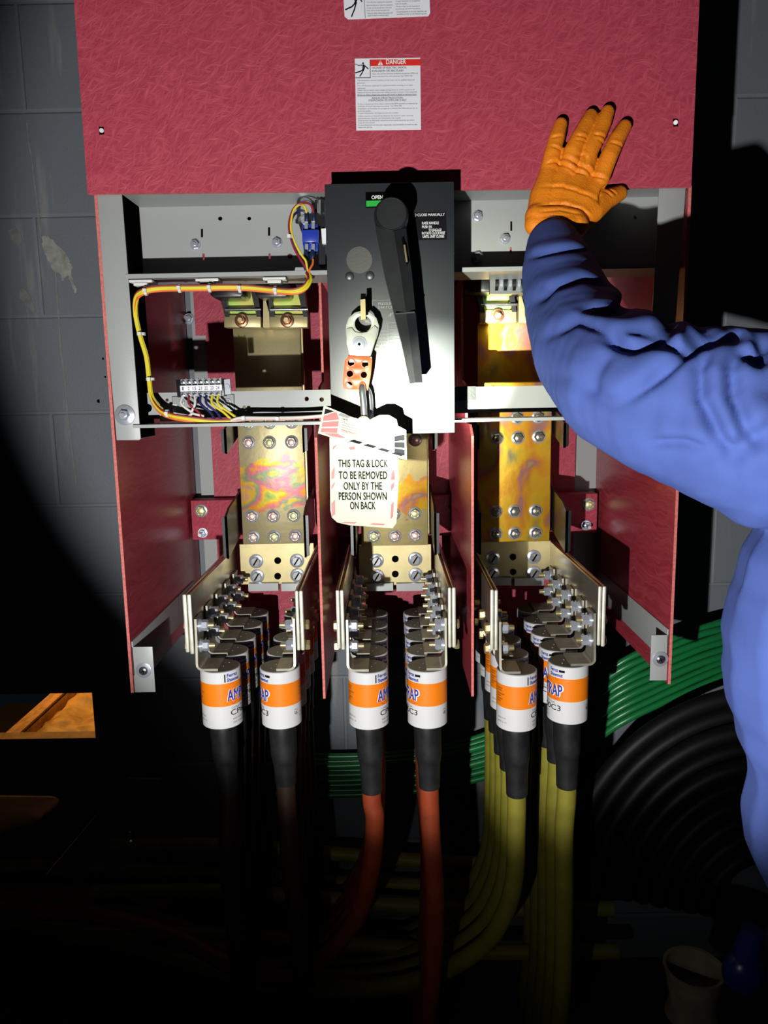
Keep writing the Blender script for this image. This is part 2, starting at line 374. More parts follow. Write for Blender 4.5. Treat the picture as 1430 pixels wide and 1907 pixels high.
def tag(o, label=None, cat=None, group=None, kind=None):
    if label: o['label'] = label
    if cat: o['category'] = cat
    if group: o['group'] = group
    if kind: o['kind'] = kind
    return o
def thing(name, label, cat, loc, group=None):
    o = bpy.data.objects.new(name, None); COL.objects.link(o); o.location = loc; o.empty_display_size = .02
    OFF[o.name] = V(loc); return tag(o, label, cat, group)
def part(name, mb, parent=None, label=None, sharp=35, bevel=0., seg=2, origin=None):
    off = OFF[parent.name] if parent else (V(origin) if origin is not None else V((0, 0, 0)))
    if parent is None and origin is None:
        xs = [p.x for p in mb.v]; ys = [p.y for p in mb.v]; zs = [p.z for p in mb.v]
        off = V(((min(xs)+max(xs))/2, (min(ys)+max(ys))/2, min(zs)))
    for i, p in enumerate(mb.v): mb.v[i] = p-off
    me = mb.mesh(name)
    if bevel:
        bm = bmesh.new(); bm.from_mesh(me); bmesh.ops.remove_doubles(bm, verts=bm.verts, dist=1e-6)
        es = [e for e in bm.edges if len(e.link_faces) == 2 and e.calc_face_angle(0) > .6]
        bmesh.ops.bevel(bm, geom=es, offset=bevel, segments=seg, affect='EDGES', profile=.5, clamp_overlap=True)
        bm.to_mesh(me); bm.free()
    me.shade_smooth(); me.set_sharp_from_angle(angle=math.radians(sharp))
    o = bpy.data.objects.new(name, me); COL.objects.link(o)
    if parent: o.parent = parent; OFF[o.name] = off
    else: o.location = off; OFF[o.name] = off
    if label: o['label'] = label
    return o
def struct(name, mb, **k):
    o = part(name, mb, **k); o['kind'] = 'structure'; return o
def copy_tree(o, parent=None):
    c = o.copy(); COL.objects.link(c)
    if parent: c.parent = parent
    OFF[c.name] = OFF.get(o.name, V((0, 0, 0)))
    for ch in list(o.children):
        if ch.name in OFF or True: copy_tree(ch, c)
    return c
def circle(px, py, r, n=14, ry=None): return [(px+r*math.cos(2*math.pi*i/n), py+(ry or r)*math.sin(2*math.pi*i/n)) for i in range(n)]
def hexhead(mb, c, d, r, h, m, ph=.3):
    c, d = V(c), V(d).normalized(); mb.cyl(c, c+d*h*.8, r, r, m, 6, phase=ph); mb.cyl(c+d*h*.8, c+d*h, r, r*.82, m, 6, phase=ph); return mb
def bolt(parent, px, py, Y, r=.0085, wr=.013, m='steel', wm='steel', head=.007, stud=0., slot=False, name='bolt'):
    p = P(px, py, Y); mb = MB(); d = V((0, -1, 0))
    mb.lathe(p, d, [(0, wr), (.0018, wr), (.0024, wr*.93)], M[wm], 24)
    hexhead(mb, p+d*.0024, d, r, head, M[m], random.random())
    top = p+d*(.0024+head)
    if stud: mb.cyl(top, top+d*stud, r*.5, r*.45, M['steel'], 12)
    elif slot:
        mb.lathe(top, d, [(0, r*.86), (.001, r*.84)], M['white'] if False else M['brightsteel'], 20)
        a = 1.0; u = V((math.cos(a), 0, math.sin(a))); q = V((-u.z, 0, u.x))
        c = top+d*.0012
        mb.prism([c+u*r*.8+q*r*.14, c-u*r*.8+q*r*.14, c-u*r*.8-q*r*.14, c+u*r*.8-q*r*.14], d*.0003, M['hole'])
    else: mb.lathe(top, d, [(0, r*.7), (.0006, r*.6)], M[m], 16)
    return part(name, mb, parent)

# ------------------------------------------------------------------ setting
FZ = .10; WY = .475
wl = MB(); a = P(-260, 1286, WY); b = P(178, 1374, WY)
hx0, hx1, hz1, hz0 = -1.30, b.x, P(178, 1290, WY).z, b.z
wl.prism([V((-2.6, WY, FZ)), V((2.6, WY, FZ)), V((2.6, WY, 3.0)), V((-2.6, WY, 3.0))], (0, .035, 0), M['wall'],
         holes=[[V((hx0, WY, hz0)), V((hx1, WY, hz0)), V((hx1, WY, hz1)), V((hx0, WY, hz1))]], edge=M['timber'])
struct('wall_back', wl, origin=(0, 0, 0))
fl = MB(); fl.box((-2.6, -2.6, FZ-.06), (2.6, WY+.035, FZ), M['floor']); struct('floor', fl, origin=(0, 0, 0))
def blob(pts, Y, t, m, name, label, cat):
    mb = MB(); mb.pp(pts, Y, t, m); return tag(part(name, mb), label, cat)
random.seed(11)
def rag(poly, amp):
    out = []
    for i in range(len(poly)):
        (x0, y0), (x1, y1) = poly[i], poly[(i+1) % len(poly)]
        for k in range(5):
            t = k/5; out.append((x0+(x1-x0)*t+random.uniform(-amp, amp), y0+(y1-y0)*t+random.uniform(-amp, amp)))
    return out
def wall_mark(pix, m, name, label, cat, amp=2.5):
    mb = MB(); mb.pp(rag(pix, amp), WY-.0012, .0011, m); return tag(part(name, mb), label, cat)
wall_mark([(77, 441), (84, 437), (97, 446), (112, 460), (124, 474), (130, 490), (138, 499), (133, 502), (136, 520), (145, 548), (139, 545), (130, 522), (126, 512), (120, 518), (117, 526), (112, 510), (100, 503), (90, 486), (79, 462)], M['chalk'], 'paint_scrape', 'large pale patch of chipped paint on the dark block wall at left', 'paint scrape', 1.6)
wall_mark([(15, 428), (28, 424), (38, 436), (44, 452), (34, 458), (20, 448)], M['drip'], 'paint_scrape', 'small dull scrape on the block wall, left of the large pale patch', 'paint scrape', 1.6)
wall_mark([(34, 538), (44, 535), (56, 552), (70, 588), (62, 584), (48, 566), (38, 556)], M['drip'], 'paint_scrape', 'slanting dull scrape on the block wall, below the small one', 'paint scrape', 1.4)
def drip(pts, w_, label):
    L_ = [(x-w_*(1 if k % 2 else .6), y) for k, (x, y) in enumerate(pts)]; R_ = [(x+w_*(.7 if k % 3 else 1), y) for k, (x, y) in reversed(list(enumerate(pts)))]
    mb = MB(); mb.pp(L_+R_, WY-.0010, .0009, M['drip']); tag(part('paint_drip', mb), label, 'paint drip')
drip([(50, 228), (53, 262), (60, 300), (64, 340), (69, 380), (73, 412), (76, 442)], 2.0, 'thin paint run on the block wall above the large pale patch')
drip([(103, 505), (106, 545), (110, 600), (113, 650), (121, 710), (126, 770), (134, 840), (143, 905)], 1.6, 'long thin paint run on the block wall below the large pale patch')
for k, (x, y, r_, wd) in enumerate(((184, 747, 4, 'largest, lowest'), (192, 668, 2.5, 'upper'), (196, 702, 2, 'middle'))):
    mb = MB(); mb.cyl(P(x, y, WY-.0006), P(x, y, WY+.01), .001*r_, .001*r_, M['hole'], 12); tag(part('bolt_hole', mb), f'{wd} small drilled hole in the block wall beside the left side panel', 'hole')
# outside, through the hole
pa = PZ(20, 1371, .555); pb = PZ(110, 1290, .555); dd = (pb-pa).normalized(); sd = dd.cross(V((0, 0, 1)))*.026
di = MB(); N = 60
vs = []; fs = []; mm = []
def side_of(x, y): return (x-pa.x)*dd.y-(y-pa.y)*dd.x       # >0 to the right of the plank
for j in range(N):
    for i in range(N):
        x = -1.7+1.65*i/(N-1); y = WY+.036+1.5*j/(N-1); sd_ = side_of(x, y)
        z = .52+.012*math.sin(x*23+1)*math.cos(y*19)+random.uniform(-.007, .007)+.02*math.exp(-((sd_-.06)/.03)**2)
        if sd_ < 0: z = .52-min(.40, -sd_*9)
        vs.append((x, y, z)); mm.append(sd_)
dk = []
for j in range(N-1):
    for i in range(N-1):
        q = j*N+i; (dk if min(mm[q], mm[q+1], mm[q+N]) < 0 else fs).append((q, q+1, q+N+1, q+N))
di.add(vs, fs, M['dirt']); k_ = di.mi(M['pitshade'])
for f in dk: di.f.append(list(f)); di.m.append(k_)  # pit left of the plank: shade painted in as near-black faces
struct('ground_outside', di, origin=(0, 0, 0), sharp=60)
pk = MB(); pe = pb+dd*.5; ps = pa-dd*.2
pk.prism([ps-sd, ps+sd, pe+sd, pe-sd], (0, 0, -.035), M['timber']); pk.prism([ps+sd*.2+V((0, 0, .003)), ps+sd+V((0, 0, .003)), pe+sd+V((0, 0, .003)), pe+sd*.2+V((0, 0, .003))], (0, 0, .008), M['timber'])
tag(part('timber_plank', pk, bevel=.002), 'rough plank lying on the orange-lit dirt seen through the wall opening', 'plank')

# ------------------------------------------------------------------ red top cover with its warning labels
YC = -.012
lc = [(140, 0), (1304, 0)]
cov = thing('cover_panel', 'large red fibre-textured upper cover panel with two warning labels', 'panel', P(720, 355, YC))
cb = MB(); A = P(163, 361.5, YC); B = P(1287, 348.5, YC); T0 = P(140, 0, YC); T1 = P(1304, 0, YC)
up = V((0, 0, .42)); cb.prism([A, B, T1+up, T0+up], (0, .006, 0), M['red'], M['rededge'])
part('sheet', cb, cov)
for px, py in ((189, 243), (1258, 228)):
    s = MB(); s.pp([(px-5, py-7), (px+4, py-7), (px+5, py+7), (px-4, py+8)], YC-.0004, .0003, M['hole']); s.cyl(P(px, py, YC-.0005), P(px, py, YC-.004), .0035, .003, M['greydark'], 14)
    part('screw', s, cov)
def label_frame(px, py, pr, pb_, Y):
    """origin and unit vectors of a sticker from its top-left, top-right and bottom-left pixels"""
    o = P(*px, Y); r = P(*py, Y); d = P(*pr, Y); return o, r-o, d-o
def man(mb, o, U, Vv, m, t=.0003):
    """falling figure pictogram in unit coordinates"""
    def q(x, y): return o+U*x+Vv*y
    def limb(pts, w):
        for (x0, y0), (x1, y1) in zip(pts, pts[1:]):
            a, b = q(x0, y0), q(x1, y1); d = (b-a).normalized(); n = V((-d.z, 0, d.x))*w
            mb.prism([a+n-d*w*.6, b+n+d*w*.6, b-n+d*w*.6, a-n-d*w*.6], (0, -t, 0), m)
    wd = U.length
    c = q(.56, .19); mb.prism([c+V((math.cos(k*.5236), 0, math.sin(k*.5236)))*wd*.062 for k in range(12)], (0, -t, 0), m)
    limb([(.58, .30), (.62, .45), (.55, .55)], wd*.055)
    limb([(.56, .29), (.22, .31)], wd*.022); limb([(.22, .31), (.12, .24), (.0, .24)], wd*.012)
    limb([(.64, .31), (.90, .52)], wd*.028)
    limb([(.57, .55), (.36, .66), (.03, .74)], wd*.034); limb([(.60, .55), (.48, .75), (.32, .94)], wd*.034)
    limb([(.47, .34), (.55, .42), (.48, .44), (.57, .52)], wd*.010)
# lower label
o, U, D = label_frame((660.5, 109), (782.5, 107.5), (663.5, 243), None, YC-.0006)
lab = MB(); lab.prism([o, o+U, o+U+D, o+D], (0, .0005, 0), M['white']); lab1 = part('warning_label', lab, cov, 'white sticker with red DANGER header, centre of the red panel')
uu, dv = U.normalized(), -D.normalized(); TY = V((0, -.0003, 0))
def q1(x, y): return o+U*x+D*y+TY
h = MB(); h.prism([q1(.235, .02), q1(1, .02), q1(1, .108), q1(.235, .108)], (0, -.0002, 0), M['redink'])
h.text('DANGER', q1(.48, .085)+TY*2, M['whiteink'], .0086, U.length*.30, uu, dv, bold=.02)
h.prism([q1(.35, .098)+TY, q1(.43, .098)+TY, q1(.39, .03)+TY], (0, -.0002, 0), M['whiteink']); h.text('!', q1(.384, .092)+TY*3, M['redink'], .007, None, uu, dv, bold=.02)
part('danger_header', h, lab1)
g = MB()
for (x0, y0, x1, y1) in ((.228, .02, .236, .27), (0, .264, .236, .272), (.02, .518, .94, .522)): g.prism([q1(x0, y0), q1(x1, y0), q1(x1, y1), q1(x0, y1)], (0, -.0002, 0), M['ink'])
man(g, q1(.0, .025), U*.225, D*.235, M['ink']); part('shock_pictogram', g, lab1)
t = MB()
for s_, x, y, wd, hh, bo in (('HAZARD OF ELECTRIC SHOCK,', .26, .145, .53, .030, .02), ('EXPLOSION OR ARC FLASH', .26, .187, .48, .030, .02), ("RISQUE D'ÉLECTROCUTION,", .25, .562, .48, .028, .02), ("D'EXPLOSION OU D'ÉCLAIR D'ARC", .20, .595, .58, .028, .02)):
    t.text(s_, q1(x, y), M['greyink'], D.length*hh*1.25, U.length*wd, uu, dv, bold=bo)
part('heading_text', t, lab1)
t = MB()
for s_, x, y, wd, bo in (
    ('Apply appropriate personal protective equipment (PPE) and', .26, .222, .70, 0), ('follow safe electrical work practices. See NFPA 70E.', .26, .258, .62, 0),
    ('This equipment must be installed and serviced only by qualified electrical', .03, .312, .88, 0), ('personnel.', .03, .348, .12, 0),
    ('Turn off all power supplying this equipment before working on or inside', .03, .385, .85, 0), ('equipment.', .03, .420, .13, 0),
    ('Always use a properly rated voltage sensing device to confirm power is off.', .03, .448, .88, 0), ('Replace all devices, doors and covers before turning on power to this equipment.', .03, .48, .92, 0),
    ('Failure to follow these instructions will result in death or serious injury.', .03, .512, .91, .012),
    ("Portez un équipement de protection personnelle (ÉPP) approprié et observez les", .03, .640, .92, 0), ('méthodes de travail électrique sécuritaires. Voir NFPA 70E.', .03, .672, .68, 0),
    ("L'installation et l'entretien de cet appareil ne doivent être effectués que par du", .03, .705, .92, 0), ('personnel qualifié.', .03, .738, .2, 0),
    ("Coupez l'alimentation de l'appareil avant d'y travailler.", .03, .768, .63, 0), ('Utilisez toujours un dispositif de détection de tension à valeur nominale', .03, .808, .85, 0),
    ("appropriée pour s'assurer que l'alimentation est coupée.", .03, .840, .66, 0), ('Replacez tous les dispositifs, les portes et les couvercles avant de mettre', .03, .872, .87, 0), ("l'appareil sous tension.", .03, .903, .26, 0),
    ('Si ces précautions ne sont pas respectées, cela entraînera la mort ou des', .03, .935, .91, .012), ('blessures graves.', .03, .965, .22, .012)):
    t.text(s_, q1(x, y), M['greyink'], D.length*.026, U.length*wd, uu, dv, bold=bo)
part('small_print', t, lab1)
# upper label, cut by the frame
o2, U2, D2 = label_frame((632, -130), (794, -134), (642, 37), None, YC-.0006)
c0 = .03
def q2(x, y): return o2+U2*x+D2*y+TY*3
ul = MB(); ul.prism([q2(0, 0), q2(1, 0), q2(1, .95), q2(.975, .985), q2(.04, 1.0), q2(.0, .965)], (0, .0005, 0), M['white']); lab2 = part('warning_label', ul, cov, 'white sticker with falling-figure pictogram at the top edge')
ur, dw = U2.normalized(), -D2.normalized()
g = MB(); g.prism([q2(.238, .0), q2(.243, .0), q2(.243, .99), q2(.238, .99)], (0, -.0002, 0), M['ink']); man(g, q2(.01, .60), U2*.225, D2*.39, M['ink']); part('shock_pictogram', g, lab2)
t = MB()
for s_, x, y, wd, bo in (('SHOCK, BURN OR EXPLOSION', .26, .775, .27, .02), ('• Turn off power supplying this equipment', .26, .82, .30, .005), ('  before working on or inside this equipment.', .26, .855, .31, .005), ('• Cover and secure all doors, shut and', .26, .885, .29, .005), ('  fasten before energizing equipment.', .26, .912, .27, .005), ('Failure to follow these instructions will', .27, .945, .29, .015), ('result in death or serious injury.', .27, .97, .25, .015),
    ('• Coupez l’alimentation de cet équipement', .60, .815, .29, .005), ('  avant d’y travailler.', .60, .845, .14, .005), ('• Fermez et fixez tous les couvercles et', .60, .875, .28, .005), ('  les portes avant de remettre sous tension.', .60, .902, .29, .005), ('Si ces précautions ne sont pas respectées, cela', .61, .935, .35, .015), ('entraînera la mort ou des blessures graves.', .61, .962, .35, .015)):
    t.text(s_, q2(x, y), M['greyink'], D2.length*.026, U2.length*wd, ur, dw, bold=bo)
part('small_print', t, lab2)

# ------------------------------------------------------------------ grey steel frame
fr = thing('steel_frame', 'grey enamelled steel support frame behind and below the red cover', 'frame', P(240, 820, 0))
Rr = .085     # recess
p = MB()
p.pp([(175.5, 352), (226, 351), (262, 817), (259, 820), (217, 820)], .0005, .002, M['grey'])
p.prism([P(226, 351, .002), P(262, 817, .002), P(262, 817, .002)+V((0, .075, 0)), P(226, 351, .002)+V((0, .075, 0))], (-.002, 0, 0), M['hole'])  # added black strip standing in for the dark gap beside the post
post = part('post', p, fr, bevel=.0006)
for px, py in ((233, 773),):
    bolt(post, px, py, .0005, .0085, .0155, stud=.004)
p = MB()
p.pp([(1228, 338), (1278, 338), (1243, 800), (1203, 800)], .0005, .002, M['grey'])
part('post', p, fr, bevel=.0006)
# mounting pan: recessed plate with top and bottom flanges
zt = P(240, 366, 0).z+.004; pan_z = P(240, 516, 0).z; xl = P(228, 430, 0).x; xr = .424
def slot(px, py, w_=2, h_=8): return [(px-w_, py-h_), (px+w_, py-h_), (px+w_, py+h_), (px-w_, py+h_)]
holes = [circle(410, 407, 4), circle(464, 407, 3.6), slot(376, 434), slot(379, 478, 2, 6), slot(501, 431), slot(502, 477, 2, 5), circle(540, 477, 5), slot(952, 421, 1.8, 9), slot(951, 466, 1.8, 6), circle(1183, 405, 3.5), slot(1226-18, 358, 1, 8)]
pan = MB()
pz1 = zt
rect = [V((xl, Rr, pan_z)), V((xr, Rr, pan_z)), V((xr, Rr, pz1)), V((xl, Rr, pz1))]
pan.prism(rect, (0, .002, 0), M['grey'], holes=[[P(x, y, Rr) for x, y in hh] for hh in holes[:-1]])
pan.box((xl, .0, zt), (xr, Rr+.002, zt+.002), M['grey'])
pan.box((xl, .0, pan_z-.002), (xr, Rr+.002, pan_z), M['grey'])
pan.box((xl, -.001, pan_z-.0022), (xr, .001, pan_z+.004), M['grey'])
panp = part('mounting_pan', pan, fr)
cut = MB()
for px0 in (547, 636): cut.pp([(px0, 511), (px0+3, 498), (px0+22, 498), (px0+26, 511)], .0, .002, M['grey'])
part('lip_tab', cut, panp)
for px, py in ((364, 456), (516, 452), (889, 403), (940, 445)): bolt(panp, px, py, Rr, .0066, .0082, stud=.003)
for px, py in ((566, 411), (889, 478)): bolt(panp, px, py, Rr, .0066, .0088)
# lower rail: channel, left and right of the operator box it is one piece
zr1 = P(450, 731, .05).z; zr0 = P(450, 777, .05).z; zl = P(450, 789, 0).z
xr0 = P(266, 760, .05).x; xr1 = P(1238, 745, .05).x
rl = MB()
rl.prism([V((xr0, .05, zr0)), V((xr1, .05, zr0)), V((xr1, .05, zr1)), V((xr0, .05, zr1))], (0, .002, 0), M['grey'], holes=[[P(x, y, .05) for x, y in circle(px, py, r)] for px, py, r in ((311, 745, 3), (571, 743, 4.2), (599, 744, 4.2), (455, 758, 3), (275, 760, 8))])
rl.box((xr0, .05, zr1), (xr1, .085, zr1+.002), M['grey'])
rl.box((xr0, -.004, zl-.001), (xr1, .052, zl+.001), M['grey'])
rl.box((xr0, -.005, zl-.0035), (xr1, -.003, zl+.0012), M['grey'])
rail = part('lower_rail', rl, fr)
blk = MB(); a, b = P(849, 720, .046), P(886, 745, .046); blk.box(a, (b.x, .05, b.z), M['black']); part('rail_cap', blk, rail, 'black plate on the rail right of the operator')
for (x0, x1, x2, x3) in ((356, 395, 402, 365),):
    pass
ru = MB(); ru.box(P(352, 515, .455), (P(396, 815, .455).x, .457, FZ+.55), M['grey']); r1 = part('rear_upright', ru, fr)
bolt(r1, 352, 594, .455, .008, .0115, stud=.003)
ru = MB(); ru.box(P(1071, 515, .455), (P(1116, 815, .455).x, .457, FZ+.55), M['grey']); part('rear_upright', ru, fr)

# ------------------------------------------------------------------ red side panels, phase barriers, back board, crossbar
def sheet_yz(name, pts, X, t, label, cat, **k):
    mb = MB(); mb.prism([V((X, y, z)) for y, z in pts], (t, 0, 0), M['redside'], M['rededge']); o = part(name, mb, **k); return o
zt_, zb_ = P(175, 364, 0).z+.25, P(249, 1290, 0).z
sl = thing('side_panel', 'red side panel on the left of the open bay, next to the dark wall', 'panel', (-.43, .2, zb_))
part('sheet', (lambda mb: mb.prism([V((-.4325, y, z)) for y, z in ((0, zb_), (.465, zb_), (.465, zt_), (.0, zt_))], (.0045, 0, 0), M['redside'], M['rededge']))(MB()), sl)
sr = thing('side_panel', 'red side panel on the right of the open bay, under the blue sleeve', 'panel', (.43, .2, zb_))
part('sheet', (lambda mb: mb.prism([V((.4325, y, z)) for y, z in ((0, zb_), (.465, zb_), (.465, zt_), (.0, zt_))], (-.0045, 0, 0), M['redside'], M['rededge']))(MB()), sr)
def side_rail(par, sgn, pix, scr):
    X = sgn*.4275
    q = [P(x, y, .004) for x, y in pix]; z0 = min(p.z for p in q); z1 = max(p.z for p in q); xi = (q[0].x+q[3].x)/2 if sgn > 0 else (q[1].x+q[2].x)/2
    mb = MB(); mb.box((X, .004, z0), (xi, .006, z1), M['grey']); mb.box((X, .004, z0+.028), (X-sgn*.002, .40, z0+.085), M['grey'])
    r = part('mounting_rail', mb, par, bevel=.0005)
    c = P(*scr, .004); s = MB(); s.lathe(c, (0, -1, 0), [(0, .0125), (.0015, .0125), (.002, .011)], M['steel'], 24); s.lathe(c+V((0, -.002, 0)), (0, -1, 0), [(0, .0075), (.002, .007), (.0035, .005), (.004, .002)], M['brightsteel'], 20)
    for an in (.4, 1.97):
        u = V((math.cos(an), 0, math.sin(an))); qq = V((-u.z, 0, u.x)); cc = c+V((0, -.0062, 0))
        s.prism([cc+u*.004+qq*.0006, cc-u*.004+qq*.0006, cc-u*.004-qq*.0006, cc+u*.004-qq*.0006], (0, .0005, 0), M['hole'])
    part('screw', s, r)
side_rail(sl, -1, [(253, 1205), (286, 1205), (287, 1289), (254, 1289)], (268, 1248))
side_rail(sr, 1, [(1212, 1183), (1243, 1184), (1243, 1267), (1211, 1267)], (1229, 1227))
def barrier(px0, py0, px1, py1, pxu, sg, label):
    X = (P(px0, py0, 0).x+P(px1, py1, 0).x)/2
    zt2 = P(px0, py0, 0).z; zb2 = P(px1, py1, 0).z
    zc = zt2+.016; zu = P(600, 516, .12).z
    pts = [(0, zb2), (.40, zb2), (.45, zb2+.06), (.45, zu), (.16, zu), (.16, zc+.07), (.09, zc+.06), (.09, zc), (.03, zc), (0, zt2)]
    mb = MB(); mb.prism([V((X-.002, y, z)) for y, z in pts], (.004, 0, 0), M['redside'], M['rededge'])
    return tag(part('phase_barrier', mb), label, 'barrier')
barrier(588, 815, 604, 1301, 590, -1, 'upright red barrier sheet between the left and middle fuse banks')
barrier(884, 812, 876, 1297, 880, 1, 'upright red barrier sheet between the middle and right fuse banks')
bb = MB(); zs_ = P(400, 624, .44).z; bb.box((P(396, 870, .44).x, .44, P(700, 1185, .44).z), (P(1071, 860, .44).x, .446, zs_), M['red']); bb.box((P(361, 570, .44).x, .44, zs_), (-P(361, 570, .44).x, .446, zt_), M['red']); tag(part('back_board', bb), 'red insulating board at the back of the bay behind the bars', 'board')
cz1, cz0 = P(380, 932, .40).z, P(380, 1005, .40).z
cr = MB(); cr.box((P(357, 970, .40).x, .40, cz0), (P(1112, 950, .40).x, .438, cz1), M['red'])
crs = thing('crossbar', 'red insulating crossbar bolted across the back of the bay', 'bar', (0, .42, cz0)); part('bar', cr, crs, bevel=.001)
for px, py, m_, st in ((375, 951, 'goldbolt', 0), (1096, 939, 'goldbolt', 0)): bolt(crs, px, py, .40, .0105, .0135, m_)
for px, py in ((378, 992), (1091, 978)): bolt(crs, px, py, .40, .008, .011, stud=.02)
hl = MB(); hl.cyl(P(840, 941, .3995), P(840, 941, .41), .007, .007, M['hole'], 16); part('bolt_hole', hl, crs)

# ------------------------------------------------------------------ bus bars
BY = .30
def busbar(label, tl, br, mt, bolts, dark, top):
    a = P(*tl, BY); b = P(*br, BY); x0, x1 = a.x, b.x; z0 = b.z; z1 = P(500, top, BY).z
    t = thing('busbar', label, 'busbar', ((x0+x1)/2, BY, z0))
    mb = MB(); mb.box((x0, BY, z0), (x1, BY+.012, z1), M[mt]); part('bar', mb, t, bevel=.001)
    mb = MB(); mb.box((x0+.005, BY+.0125, z0+.02), (x1+.003, BY+.030, z1), M['brass']); part('backing_bar', mb, t)
    for k, (px, py) in enumerate(bolts):
        bolt(t, px, py, BY, .0098, .0128, ('pinkbolt', 'goldbolt', 'pinkbolt', 'goldbolt', 'goldbolt', 'pinkbolt', 'pinkbolt', 'pinkbolt', 'goldbolt')[k % 9] if dark else 'tinplate', head=.0075)
    # black insulator wings each side, two levels
    for sx, X in ((-1, x0-.006), (1, x1+.006)):
        for (ya, yb, lvl) in ((790, 843, 0), (940, 1028, 1)):
            zt3 = P(440, ya-6, BY).z; zb3 = P(440, yb, BY-.05).z
            mb = MB()
            Xo = X+sx*.012
            y0 = .19 if lvl else .22
            mb.prism([V((X, y0+.03, zt3)), V((X, BY+.06, zt3+.02)), V((X, BY+.06, zb3+.03)), V((X, y0, zb3)), V((X, y0, zt3-.012))], (sx*.004, 0, 0), M['black'])
            mb.prism([V((X, y0, zb3)), V((X, y0, zt3-.012)), V((X+sx*.009, y0, zt3-.012)), V((X+sx*.009, y0, zb3+.004))], (0, .004, 0), M['black'])
            part('insulator_wing', mb, t)
    return t
busbar('broad heat-tinted bar of the left bank with a rainbow band', (442, 790), (572.5, 1012), 'bus_left',
       [(463, 824), (502, 824), (543, 823), (463, 788), (502, 787), (543, 786), (470, 961), (509, 961), (547, 960), (472, 1000), (511, 999), (550, 998)], True, 600)
busbar('broad amber-tinted bar of the middle bank behind the hanging tag', (668, 800), (797, 1015), 'bus_mid',
       [(773, 819), (732, 820), (691, 821), (772, 956), (733, 957), (694, 958), (773, 997), (735, 998), (696, 998)], True, 600)
busbar('broad amber-tinted bar of the right bank, half in shadow', (889, 778), (1023, 1008), 'bus_right',
       [(964, 815), (1003, 813), (925, 816), (963, 778), (1002, 776), (958, 952), (997, 951), (923, 953), (958, 993), (997, 992), (923, 994)], False, 600)

# ------------------------------------------------------------------ fuse brackets: terminal pad and paired side plates
PYF = -.036; PYB = .315
def bracket(label, pad, screws, holes, pairs, z_rows, lower):
    a = P(*pad[0], .313); b = P(*pad[1], .313)
    t = thing('fuse_bracket', label, 'bracket', ((a.x+b.x)/2, .3, b.z))
    mb = MB(); c = [V((a.x, .313, b.z)), V((b.x, .313, b.z)), V((b.x, .313, a.z)), V((a.x, .313, a.z))]
    mb.prism(c, (0, .010, 0), M['brass'], holes=[[P(x, y, .313) for x, y in circle(px, py, 6.5)] for px, py in holes]); part('terminal_plate', mb, t)
    for px, py in holes:
        hm = MB(); hm.cyl(P(px, py, .319), P(px, py, .330), .0058, .0058, M['hole'], 14); part('threaded_hole', hm, t)
    for px, py in screws: bolt(t, px, py, .313, .0098, .0142, 'steel', head=.006, slot=True, name='slotted_screw')
    for px0, px1 in lower:
        q0, q1_ = P(px0, 1084+(-8 if px0 > 850 else 2), .305), P(px1, 1097+(-8 if px0 > 850 else 2), .305); mb = MB(); mb.box((q0.x, .30, q0.z), (q1_.x, .32, q1_.z), M['greydark']); part('foot_block', mb, t)
    for (xa, xb), zz in zip(pairs, z_rows):
        z1, z0 = P((xa+xb)/2, zz[0], PYF).z, P((xa+xb)/2, zz[1], PYF).z
        X0, X1 = P(xa, sum(zz)/2, PYF).x, P(xb, sum(zz)/2, PYF).x
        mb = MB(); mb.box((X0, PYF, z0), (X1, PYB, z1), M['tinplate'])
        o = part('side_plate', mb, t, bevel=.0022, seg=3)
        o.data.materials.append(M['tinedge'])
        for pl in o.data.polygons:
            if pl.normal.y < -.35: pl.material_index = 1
    return t
bracket('brass terminal bracket with paired side plates, left bank', ((446, 1014), (586, 1086)), [(477, 1045), (553, 1044), (479, 1073), (554, 1071)], [(517, 1044), (517, 1073)],
        [(342, 349.8), (350.6, 358.6), (550.5, 557.3), (558.2, 565.6)], [(1107, 1216), (1107, 1219), (1100, 1212), (1100, 1212)], ((463, 519), (524, 580)))
bracket('brass terminal bracket with paired side plates, middle bank', ((668, 1016), (803, 1088)), [(701, 1044), (773, 1041), (702, 1073), (774, 1070)], [(736, 1041), (736, 1069)],
        [(626, 633.2), (634, 641.2), (834, 840.8), (841.6, 849)], [(1099, 1209), (1099, 1211), (1094, 1207), (1094, 1207)], ((680, 732), (738, 790)))
bracket('brass terminal bracket with paired side plates, right bank', ((888, 1009), (1024, 1079)), [(918, 1039), (994, 1037), (917, 1068), (994, 1067)], [(955, 1037), (955, 1065)],
        [(912.6, 919.8), (920.6, 927.4), (1112.8, 1119.8), (1120.6, 1128)], [(1098, 1212), (1099, 1212), (1092, 1203), (1092, 1205)], ((893, 951), (957, 1012)))

